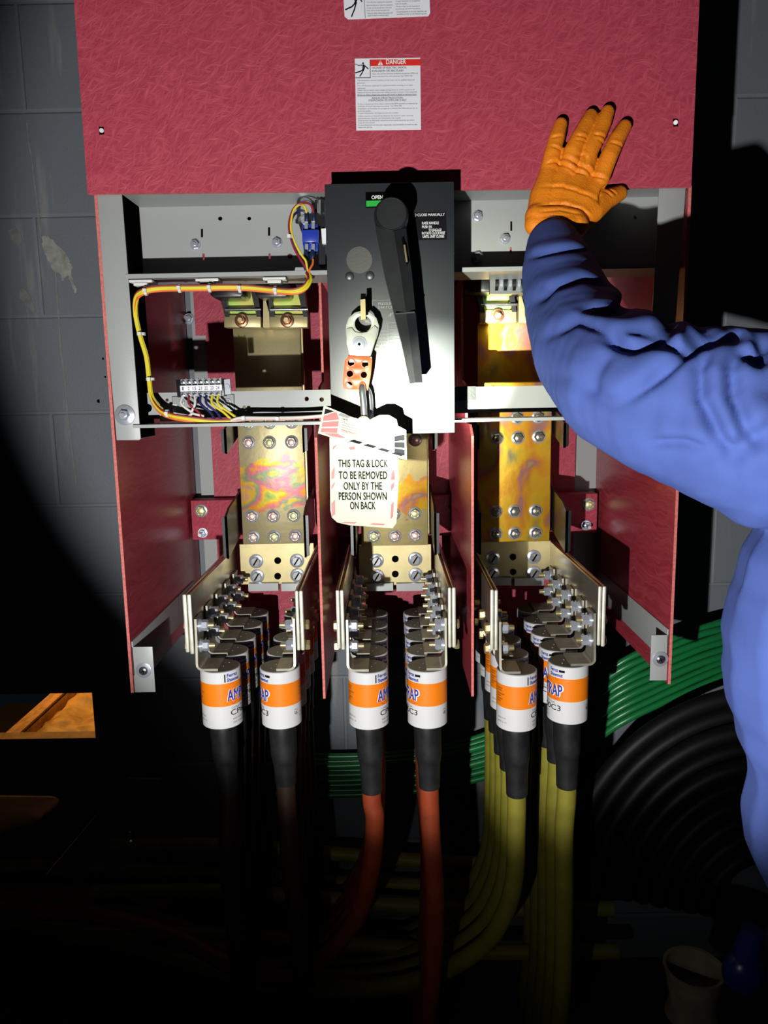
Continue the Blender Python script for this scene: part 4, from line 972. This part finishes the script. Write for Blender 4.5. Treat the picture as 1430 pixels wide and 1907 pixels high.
wh = thing('wire_harness', 'bundle of yellow, red and orange wires looping round the left side', 'wires', P(420, 785, .0))
hpath = [(573, 512, .0), (576, 524, -.008), (566, 537, -.012), (545, 543, -.012), (505, 540, -.008), (465, 536, -.006), (420, 535, -.006), (370, 536, -.006), (300, 537, -.006), (268, 543, -.006), (254, 556, .0), (252, 585, .01), (260, 625, .015), (272, 665, .02), (277, 705, .022), (282, 740, .02), (298, 764, .015), (318, 774, .01), (350, 780, .008), (400, 786, .008), (434, 786, .008)]
offs = [(-2.5, -4.6, -.003, 'redwire'), (0, 5.0, -.002, 'orangewire'), (2, 1.5, -.003, 'yellowwire'), (3.5, -2.2, -.001, 'yellowwire'), (-2.5, -1.2, -.004, 'yellowwire')]
for k, (dx_, dy_, dY, m_) in enumerate(offs):
    mb = MB(); mb.tube([P(x+dx_*(.75 if 570 < y < 745 else 1), y+dy_*.9, Y+dY) for x, y, Y in hpath], .0019, M[m_], 8, 7); part('wire', mb, wh)
for k, (pts, m_) in enumerate((
    ([(584, 396, .012), (578, 381, .006), (563, 378, .0), (548, 387, .0), (539, 410, .0), (539, 432, .0), (547, 460, .0), (559, 482, .0), (570, 500, .0), (574, 514, .0)], 'redwire'),
    ([(571, 396, .012), (566, 383, .006), (556, 382, .0), (546, 393, .0), (542, 415, .0), (543, 434, .0), (552, 458, .0), (563, 477, .0), (570, 488, .0), (573, 514, .0)], 'yellowwire'),
    ([(570, 396, .014), (562, 392, .012), (553, 395, .010), (545, 405, .004), (541, 425, .002), (545, 450, .0), (556, 476, .002), (569, 503, .0)], 'navywire'),
    ([(570, 483, .008), (570, 497, .004), (572, 514, .0)], 'yellowwire'), ([(583, 483, .008), (582, 492, .004), (576, 503, .0), (574, 514, .0)], 'orangewire'))):
    mb = MB(); mb.tube([P(x, y, Y) for x, y, Y in pts], .0017, M[m_], 8, 7); part('wire', mb, wh)
mb = MB(); mb.tube([P(x, y, Y) for x, y, Y in ((430, 783, .0), (450, 778, .0), (500, 778, .0), (560, 777, .002), (600, 774, .004), (625, 772, .01))], .0022, M['whitewire'], 8, 7); part('wire', mb, wh)
mb = MB(); mb.tube([P(x, y, Y) for x, y, Y in ((430, 785, .003), (470, 780.5, .003), (520, 780.5, .003), (575, 778, .004), (625, 774, .012))], .0020, M['pinkwire'], 8, 7); part('wire', mb, wh)
for px, py, Y in ((272, 542, -.006), (335, 537, -.006), (391, 536, -.006), (447, 537, -.006), (513, 541, -.009), (263, 622, .014), (280, 706, .021), (312, 770, .011), (539, 441, 0), (454, 778, .0), (517, 779, .001)):
    mb = MB(); c = P(px, py, Y); vert = py > 600 and py < 740
    d = V((0, 0, 1)) if (vert or px == 539) else V((1, 0, 0)); r_ = .0066 if py not in (441, 778, 779) else .0042
    mb.lathe(c-d*.002, d, [(0, r_), (.004, r_)], M['nylon'], 14); mb.box(c+V((-.0025, -r_-.003, -.0025)), c+V((.0025, -r_+.001, .0025)), M['nylon']); part('cable_tie', mb, wh)
for k, (px, py) in enumerate(((268, 527), (390, 528), (514, 531))):
    mb = MB(); zc = pan_z-.0025
    c = P(px, py, .02); mb.box((c.x-.017, .003, zc-.005), (c.x+.017, .035, zc-.001), M['nylon']); mb.box((c.x-.010, .001, zc-.010), (c.x+.010, .02, zc-.005), M['nylon'])
    tag(part('cable_mount', mb, bevel=.0008), ('white stick-on cable mount under the upper rail, nearest the left post', 'white stick-on cable mount under the upper rail, above the left contact chute', 'white stick-on cable mount under the upper rail, nearest the black box')[k], 'cable mount')
mb = MB(); mb.pp([(297, 754), (329, 753), (329, 784), (298, 785)], .046, .003, M['nylon']); mb.pp([(303, 762), (322, 762), (322, 772), (303, 772)], .040, .006, M['nylon'])
tag(part('cable_mount', mb), 'white square cable mount on the lower rail beside the terminal block', 'cable mount')

tb = thing('terminal_block', 'seven-way terminal block with numbered strip on the lower rail', 'terminal block', P(378, 740, .03))
mb = MB(); mb.pp([(327, 707), (416, 705), (418, 738), (330, 740)], .020, .02, M['black']); mb.pp([(318+2, 738), (436, 734), (436, 776), (322, 778)], .0475, .002, M['grey']); mb.pp([(345, 716), (412, 714), (412, 736), (345, 738)], .04, .0075, M['black']); part('base', mb, tb, bevel=.0008)
mb = MB(); mb.pp([(335, 718.5), (413, 716), (413.5, 727), (336, 729.5)], .012, .003, M['white']); strip = part('number_strip', mb, tb)
mb = MB()
for k, s_ in enumerate(('1', '2', '15', '21', '22', '23', '24')): mb.text(s_, P(340.5+10.8*k, 727-.3*k, .0112), M['greyink'], .0072, .0022 if len(s_) == 1 else .0052, align='CENTER', bold=.005)
part('number_print', mb, strip)
wc = ['whitewire', 'redwire', 'whitewire', 'navywire', 'navywire', 'yellowwire', 'yellowwire']
ends = [(362, 772, 366), (377, 780, 380), (357, 772, 350), (402, 784, 402), (414, 784, 416), (433, 783, 430), (445, 781, 440)]
for k in range(7):
    px = 341+10.8*k; dy_ = -.3*k
    for yy in (711, 735):
        mb = MB(); c = P(px, yy+dy_, .018); mb.box(c+V((-.0035, 0, -.0035)), c+V((.0035, .004, .0035)), M['steel']); mb.lathe(c, (0, -1, 0), [(0, .0030), (.0015, .0028), (.002, .0015)], M['brightsteel'], 12); part('terminal_screw', mb, tb)
    mb = MB(); mb.pp([(px+4.4, 705+dy_), (px+6.2, 705+dy_), (px+6.2, 739+dy_), (px+4.4, 739+dy_)], .014, .008, M['greydark']); part('partition', mb, tb)
    ex, ey, mx = ends[k]
    mb = MB(); mb.tube([P(px, 737+dy_, .016), P(px+.5-(4 if k == 0 else 0), 752, .010), P((px+mx)/2+4*(k != 2), 768, .008), P(ex, ey-1, .006), P(ex+18-(24 if k == 2 else 0), ey+3, .008)], .0019, M[wc[k]], 8, 7); part('lead_wire', mb, tb)
mb = MB(); mb.pp([(417, 707), (428, 706), (430, 734), (419, 735)], .018, .004, M['steel']); c = P(423, 720, .018); mb.lathe(c, (0, -1, 0), [(0, .0045), (.002, .004)], M['steel'], 14); part('end_clamp', mb, tb)
for px, py in ((338, 751), (424, 749)):
    bolt(tb, px, py, .0475, .004, .0058, head=.003)

# ------------------------------------------------------------------ green ground wires, black cables, other cables on the floor
gw = ['topmost', 'second from the top', 'third from the top', 'fourth from the top', 'fifth from the top', 'sixth from the top', 'seventh from the top', 'eighth from the top', 'lowest']
for k in range(9):
    o_ = k*17
    pts = [(500, 1405+k*9, .43), (640, 1408+k*9, .43), (800, 1396+k*9, .42), (930, 1360+k*10, .40), (1060, 1303+k*13, .36), (1150, 1238+o_*.82, .33), (1220, 1204+o_*.80, .33), (1300, 1172+o_*.78, .34), (1370, 1152+o_*.72, .36), (1460, 1128+o_*.7, .38), (1600, 1105+o_*.7, .40)]
    mb = MB(); mb.tube([P(x, y+random.uniform(-2, 2), Y-.012*(k % 3)) for x, y, Y in pts], .0072, M['cable_green'], 12, 8)
    tag(part('ground_wire', mb), f'green ground wire sweeping up to the right, {gw[k]} of the bundle', 'wire', 'green ground wires')
for k in range(10):
    pts = []; R0 = 428-k*33
    for a_ in np.linspace(190, 288, 9): pts.append(P(1430+R0*math.cos(math.radians(a_))*.92, 1720+R0*math.sin(math.radians(a_)), .20+.036*(k % 2)))
    mb = MB(); mb.tube(pts, .0175, M['cable_black'], 14, 6)
    tag(part('coiled_cable', mb), f'thick black cable arching at lower right, {["outermost", "second from outside", "third from outside", "fourth from outside", "fifth from outside", "sixth from outside", "seventh from outside", "eighth from outside", "second from inside", "innermost"][k]} of the coil', 'cable', 'black coiled cables')
for k, (y0_, xx0, xx1, Y, m_) in enumerate(((1590, 490, 760, .36, 'cable_yellow'), (1676, 470, 790, .30, 'cable_yellow'), (1755, 420, 800, .26, 'cable_yellow'), (1630, 100, 700, .40, 'cable_yellow'))):
    a = P(xx0-300, y0_-14, Y); b = P((xx0+xx1)/2, y0_, Y); c = P(xx1+350, y0_+16, Y); mb = MB(); mb.tube([a, a.lerp(b, .5)+V((0, 0, .012)), b, b.lerp(c, .5)+V((0, 0, -.012)), c], .0155, M[m_], 14, 8)
    tag(part('floor_cable', mb), ('dim yellow cable crossing behind the brown cables, highest of the crossing ones', 'dim yellow cable crossing behind the brown cables, middle of the crossing ones', 'dim yellow cable crossing behind the brown cables, lowest of the crossing ones', 'dim yellow cable near the wall running left across the dark floor area')[k], 'cable', 'crossing floor cables')
mb = MB(); s = [P(236, 1450, .2), P(300, 1452, .2), P(150, 1637, .1), P(85, 1630, .1)]
mb.prism(s, (0, .006, 0), M['strap']); tag(part('fabric_strap', mb), 'dim grey strap slanting across the dark left foreground', 'strap')
# orange sheet bundle
mb = MB(); random.seed(5)
for k in range(3):
    a = P(-60, 1540-k*14, .12+.03*k); b = P(60+k*16, 1520-k*12, .12+.03*k); mb.capsule(a, b, .045, .02, M['orangebag'], (1, 1, .55))
def remesh(mb, voxel, it, name, fac=.5):
    me = mb.mesh(name); o_ = bpy.data.objects.new('tmp', me); COL.objects.link(o_)
    r_ = o_.modifiers.new('r', 'REMESH'); r_.mode = 'VOXEL'; r_.voxel_size = voxel; r_.use_smooth_shade = True
    s_ = o_.modifiers.new('s', 'SMOOTH'); s_.factor = fac; s_.iterations = it
    dg = bpy.context.evaluated_depsgraph_get(); dg.update(); m2 = bpy.data.meshes.new_from_object(o_.evaluated_get(dg), depsgraph=dg)
    bpy.data.objects.remove(o_); m2.name = name; m2.materials.clear()
    return m2
def soften(me, it):
    o_ = bpy.data.objects.new('tmp', me); COL.objects.link(o_); s_ = o_.modifiers.new('s', 'SMOOTH'); s_.factor = .5; s_.iterations = it
    dg = bpy.context.evaluated_depsgraph_get(); dg.update(); m2 = bpy.data.meshes.new_from_object(o_.evaluated_get(dg), depsgraph=dg); bpy.data.objects.remove(o_); m2.name = me.name; return m2
def mesh_obj(name, me, m, parent=None, label=None):
    me.materials.append(m); off = OFF[parent.name] if parent else V((0, 0, 0))
    co = np.empty(len(me.vertices)*3); me.vertices.foreach_get('co', co); co = co.reshape(-1, 3)-np.array(off); me.vertices.foreach_set('co', co.ravel()); me.update()
    o_ = bpy.data.objects.new(name, me); COL.objects.link(o_); me.shade_smooth()
    if parent: o_.parent = parent; OFF[o_.name] = off
    if label: o_['label'] = label
    return o_
ob = mesh_obj('folded_sheet', remesh(mb, .006, 4, 'folded_sheet'), M['orangebag']); tag(ob, 'crumpled orange sheet in the dark at the left edge below the opening', 'sheet')
mb = MB(); a = P(1292, 1800, -.1); mb.lathe(a+V((0, 0, -.085)), (0, 0, 1), [(0, .040), (.03, .034), (.07, .042), (.085, .046), (.084, .041), (.04, .030)], M['canvas'], 30); tag(part('canvas_pouch', mb), 'tan canvas pouch in the dark lower right corner', 'pouch')
mb = MB(); a = P(1385, 1810, -.15); mb.sphere(a, .032, M['bluecap'], (1, .8, 1.1)); mb.cyl(a+V((0, 0, .02)), a+V((.01, 0, .07)), .02, .016, M['bluecap'], 20); tag(part('plastic_bottle', mb), 'dark blue plastic bottle beside the tan pouch', 'bottle')
mb = MB(); a = P(242, 1568, .10); mb.lathe(a, (0, -1, 0), [(0, .005), (.004, .005), (.006, .003)], M['brightsteel'], 14); mb.cyl(a+V((0, 0, .004)), a+V((.001, .0, .02)), .002, .002, M['steel'], 8); tag(part('metal_stud', mb), 'small shiny stud glinting in the dark lower left', 'stud')

# ------------------------------------------------------------------ person: gloved left arm pressed on the cover, blue coverall
pr = thing('person', 'person in blue coverall reaching in, orange-gloved left hand on the red panel', 'person', (.72, -.40, FZ))
AR = [(1028, 430, -.060, .030), (1030, 458, -.072, .037), (1040, 510, -.11, .050), (1062, 580, -.17, .058), (1096, 655, -.25, .066), (1160, 715, -.32, .074), (1245, 748, -.36, .080), (1340, 772, -.385, .088), (1440, 800, -.40, .098)]
SH = V((.62, -.40, 1.44))
sk = MB()
for (x, y, Y, r_), (x2, y2, Y2, r2) in zip(AR[:-1], AR[1:]): sk.capsule(P(x, y, Y), P(x2, y2, Y2), max(.024, r_*.6), max(.026, r2*.6), M['skin'])
sk.capsule(P(1032, 404, -.044), P(1028, 430, -.058), .016, .024, M['skin'])
sk.capsule(P(1440, 800, -.40), SH, .056, .06, M['skin'])
sk.capsule(V((.62, -.40, 1.42)), V((.92, -.42, 1.42)), .07, .07, M['skin']); sk.capsule(V((.76, -.42, 1.38)), V((.76, -.42, 1.05)), .12, .13, M['skin'], (1.15, .75, 1))
for s_ in (-1, 1): sk.capsule(V((.76+s_*.1, -.42, 1.0)), V((.77+s_*.11, -.42, .62)), .085, .055, M['skin']); sk.capsule(V((.77+s_*.11, -.42, .62)), V((.77+s_*.11, -.43, FZ+.10)), .055, .04, M['skin']); sk.capsule(V((.77+s_*.11, -.43, FZ+.045)), V((.77+s_*.11-.0, -.30, FZ+.035)), .044, .035, M['skin'])
sk.capsule(V((.92, -.42, 1.42)), V((.98, -.42, 1.15)), .05, .042, M['skin']); sk.capsule(V((.98, -.42, 1.15)), V((.98, -.34, .92)), .040, .028, M['skin'])
sk.capsule(V((.76, -.42, 1.44)), V((.76, -.40, 1.58)), .055, .052, M['skin'])
hc = V((.76, -.385, 1.66)); sk.sphere(hc, .095, M['skin'], (.82, .98, 1.2)); sk.sphere(hc+V((0, .03, -.06)), .06, M['skin'], (.9, 1, 1))
sk.capsule(hc+V((0, .092, .01)), hc+V((0, .108, -.022)), .010, .014, M['skin']); sk.capsule(hc+V((-.02, .085, -.058)), hc+V((.02, .085, -.058)), .007, .007, M['skin'])
for s_ in (-1, 1): sk.sphere(hc+V((s_*.08, -.005, -.005)), .024, M['skin'], (.4, .7, 1.2))
body = mesh_obj('body', remesh(sk, .006, 5, 'body'), M['skin'], pr)
hr = MB(); hr.sphere(hc+V((0, -.018, .022)), .096, M['hair'], (.88, .98, 1.12), 24, 16); part('hair', hr, pr)
for s_ in (-1, 1):
    e = MB(); e.sphere(hc+V((s_*.032, .083, .008)), .011, M['eyew']); e.sphere(hc+V((s_*.032, .0925, .008)), .005, M['ink']); part('eye', e, pr)
# coverall
cv = MB()
for (x, y, Y, r_), (x2, y2, Y2, r2) in zip(AR[1:-1], AR[2:]): cv.capsule(P(x, y, Y), P(x2, y2, Y2), r_, r2, M['cloth'])
cv.capsule(P(1440, 800, -.40), V((.60, -.40, 1.40)), .098, .105, M['cloth'])
cv.capsule(V((.60, -.40, 1.40)), V((.90, -.42, 1.40)), .105, .10, M['cloth'], (1, 1, .95))
xs = [(640, 0), ]
for z in np.linspace(1.36, .98, 10):
    w_ = .30 if z > 1.1 else .29
    for x in np.linspace(.49, .98, 7): cv.sphere(V((x+.02*math.sin(z*20)*(x < .5), -.41, z)), .135, M['cloth'], (1, .95, 1), 16, 10)
for s_ in (-1, 1):
    cv.capsule(V((.735+s_*.11, -.41, .98)), V((.75+s_*.12, -.41, .60)), .13, .10, M['cloth']); cv.capsule(V((.75+s_*.12, -.41, .60)), V((.75+s_*.12, -.42, FZ+.12)), .10, .08, M['cloth'])
cv.capsule(V((.92, -.42, 1.40)), V((.99, -.42, 1.15)), .09, .07, M['cloth']); cv.capsule(V((.99, -.42, 1.15)), V((.99, -.36, .98)), .07, .055, M['cloth'])
cme = remesh(cv, .0036, 10, 'coverall')
def creases(me, lines, DS=1., WS=1., RS=1.):
    n_ = len(me.vertices); co = np.empty(n_*3); me.vertices.foreach_get('co', co); co = co.reshape(-1, 3)
    nr = np.empty(n_*3); me.vertices.foreach_get('normal', nr); nr = nr.reshape(-1, 3)
    disp = np.zeros(n_)
    for pts, Y, dep, wid, rid in lines:
        q = np.array([P(x, y, Y)[:] for x, y in pts])[:, [0, 2]]
        pt = co[:, [0, 2]]; best = np.full(n_, 1e9); side = np.zeros(n_); tt = np.zeros(n_); m_ = len(q)-1
        for i in range(m_):
            a, b = q[i], q[i+1]; ab = b-a; t_ = np.clip(((pt-a)@ab)/(ab@ab), 0, 1); pr_ = a+t_[:, None]*ab; d_ = np.linalg.norm(pt-pr_, axis=1)
            sd_ = np.sign(ab[0]*(pt[:, 1]-a[1])-ab[1]*(pt[:, 0]-a[0])); k_ = d_ < best
            best[k_] = d_[k_]; side[k_] = sd_[k_]; tt[k_] = ((i+t_)/m_)[k_]
        sg_ = best*side; taper = np.clip(np.minimum(tt, 1-tt)*4+.15, 0, 1)
        front_ = np.clip(-nr[:, 1]*2+.5, 0, 1)
        disp += front_*taper*(-dep*DS*np.exp(-(sg_/(wid*WS))**2) + RS*rid*np.exp(-((sg_-1.9*wid)/(1.7*wid))**2) + .3*RS*rid*np.exp(-((sg_+1.9*wid)/(1.7*wid))**2))
    co += nr*disp[:, None]; me.vertices.foreach_set('co', co.ravel()); me.update()
A_ = .0
creases(cme, [
    ([(975, 486), (1005, 484), (1040, 480), (1080, 478)], -.10, .007, .005, .008),
    ([(985, 575), (1010, 545), (1060, 530), (1105, 548)], -.17, .010, .006, .008),
    ([(1050, 590), (1095, 598), (1140, 575), (1175, 560)], -.22, .014, .007, .008),
    ([(1075, 640), (1110, 660), (1160, 640), (1215, 605)], -.26, .014, .007, .010),
    ([(990, 640), (1040, 610), (1075, 640), (1080, 660)], -.22, .007, .006, .007),
    ([(1085, 660), (1060, 700), (1050, 740)], -.26, .007, .008, .007),
    ([(1100, 635), (1160, 630), (1240, 585)], -.28, .010, .006, .006),
    ([(1110, 750), (1180, 690), (1240, 640)], -.32, .012, .006, .010),
    ([(1170, 650), (1215, 655), (1260, 622), (1290, 610)], -.33, .016, .008, .009),
    ([(1290, 640), (1255, 690), (1250, 740), (1275, 800), (1295, 840)], -.38, .014, .007, .012),
    ([(1345, 640), (1315, 690), (1310, 740), (1325, 790), (1345, 825)], -.40, .013, .007, .011),
    ([(1270, 640), (1310, 632), (1350, 620)], -.38, .014, .008, .008),
    ([(1335, 650), (1350, 675), (1370, 650), (1390, 630)], -.39, .016, .008, .008),
    ([(1180, 820), (1230, 815), (1260, 825)], -.38, .008, .006, .006),
    ([(1290, 825), (1330, 822), (1370, 790), (1420, 750)], -.42, .008, .007, .008),
    ([(1010, 690), (1050, 720), (1090, 760)], -.27, .005, .010, .005),
    ([(1330, 870), (1380, 820), (1440, 790)], -.45, .007, .010, .008),
    ([(1400, 980), (1408, 1100), (1400, 1250), (1412, 1400)], -.50, .006, .012, .008),
    ([(1425, 950), (1440, 1100), (1430, 1300)], -.50, .007, .012, .008)], .85, .80, .42)
mesh_obj('coverall', soften(cme, 3), M['cloth'], pr, 'blue long-sleeved coverall')
# glove
gl = MB(); GY = -.026
def jt(*pts):
    for (x, y, Y, r_), (x2, y2, Y2, r2) in zip(pts[:-1], pts[1:]): gl.capsule(P(x, y, Y), P(x2, y2, Y2), r_, r2, M['glove'])
jt((1022, 320, -.034, .0135), (1028, 288, -.034, .0120), (1037, 256, -.029, .0115), (1044, 232, -.0235, .0096))
jt((1058, 316, -.038, .0138), (1066, 282, -.041, .0124), (1079, 255, -.038, .0116), (1093, 231, -.030, .0110), (1100, 216, -.0235, .0096))
jt((1088, 316, -.038, .0138), (1098, 281, -.039, .0122), (1112, 254, -.035, .0118), (1123, 230, -.029, .0113), (1131, 209, -.0235, .0097))
jt((1116, 334, -.037, .0138), (1134, 291, -.038, .0124), (1149, 259, -.031, .0115), (1163, 236, -.0235, .0098))
jt((1075, 410, -.046, .019), (1104, 392, -.041, .0165), (1128, 372, -.030, .0140), (1154, 360, -.018, .0108))
for wx, kx, ky in ((1004, 1020, 326), (1020, 1050, 322), (1040, 1080, 328), (1060, 1106, 345), (1066, 1090, 385)):
    jt((wx, 412, -.050, .019), ((wx+kx)/2, (412+ky)/2, -.040, .0205), (kx, ky+4, -.036, .0142))
jt((1002, 405, -.054, .019), (1066, 414, -.056, .019)); jt((997, 418, -.058, .0155), (1072, 420, -.060, .018)); jt((1015, 424, -.06, .018), (1060, 424, -.062, .018))
gme = remesh(gl, .0016, 3, 'glove')
creases(gme, [
    ([(1012, 312), (1030, 308), (1060, 325), (1085, 335)], GY, .0035, .0020, .0025),
    ([(1040, 300), (1075, 318), (1100, 335), (1123, 342)], GY, .0045, .0022, .003),
    ([(1000, 358), (1040, 358), (1080, 372), (1108, 384)], GY, .0020, .0022, .0022),
    ([(990, 395), (1040, 392), (1072, 402), (1090, 416)], GY, .0030, .0018, .0026),
    ([(992, 408), (1030, 404), (1065, 412)], GY, .0022, .0018, .002),
    ([(1105, 388), (1112, 365), (1124, 350)], GY, .005, .0026, .002),
    ([(1066, 262), (1088, 265)], GY, .003, .0016, .002), ([(1064, 270), (1086, 272)], GY, .002, .0014, .002),
    ([(1098, 258), (1122, 262)], GY, .003, .0016, .002), ([(1104, 268), (1124, 276)], GY, .002, .0014, .002),
    ([(1130, 272), (1155, 280)], GY, .0028, .0016, .002), ([(1024, 262), (1042, 258)], GY, .0022, .0016, .002), ([(1020, 278), (1042, 286)], GY, .0022, .0016, .002),
    ([(1085, 300), (1082, 318), (1095, 330)], GY, .003, .002, .002), ([(1120, 360), (1134, 372)], GY, .0022, .0014, .0015), ([(1130, 356), (1144, 366)], GY, .0022, .0014, .0015), ([(1062, 300), (1080, 296), (1084, 306)], GY, .0022, .0016, .002)], .85, .75, .4)
mesh_obj('glove', soften(gme, 1), M['glove'], pr, 'orange textured rubber glove')
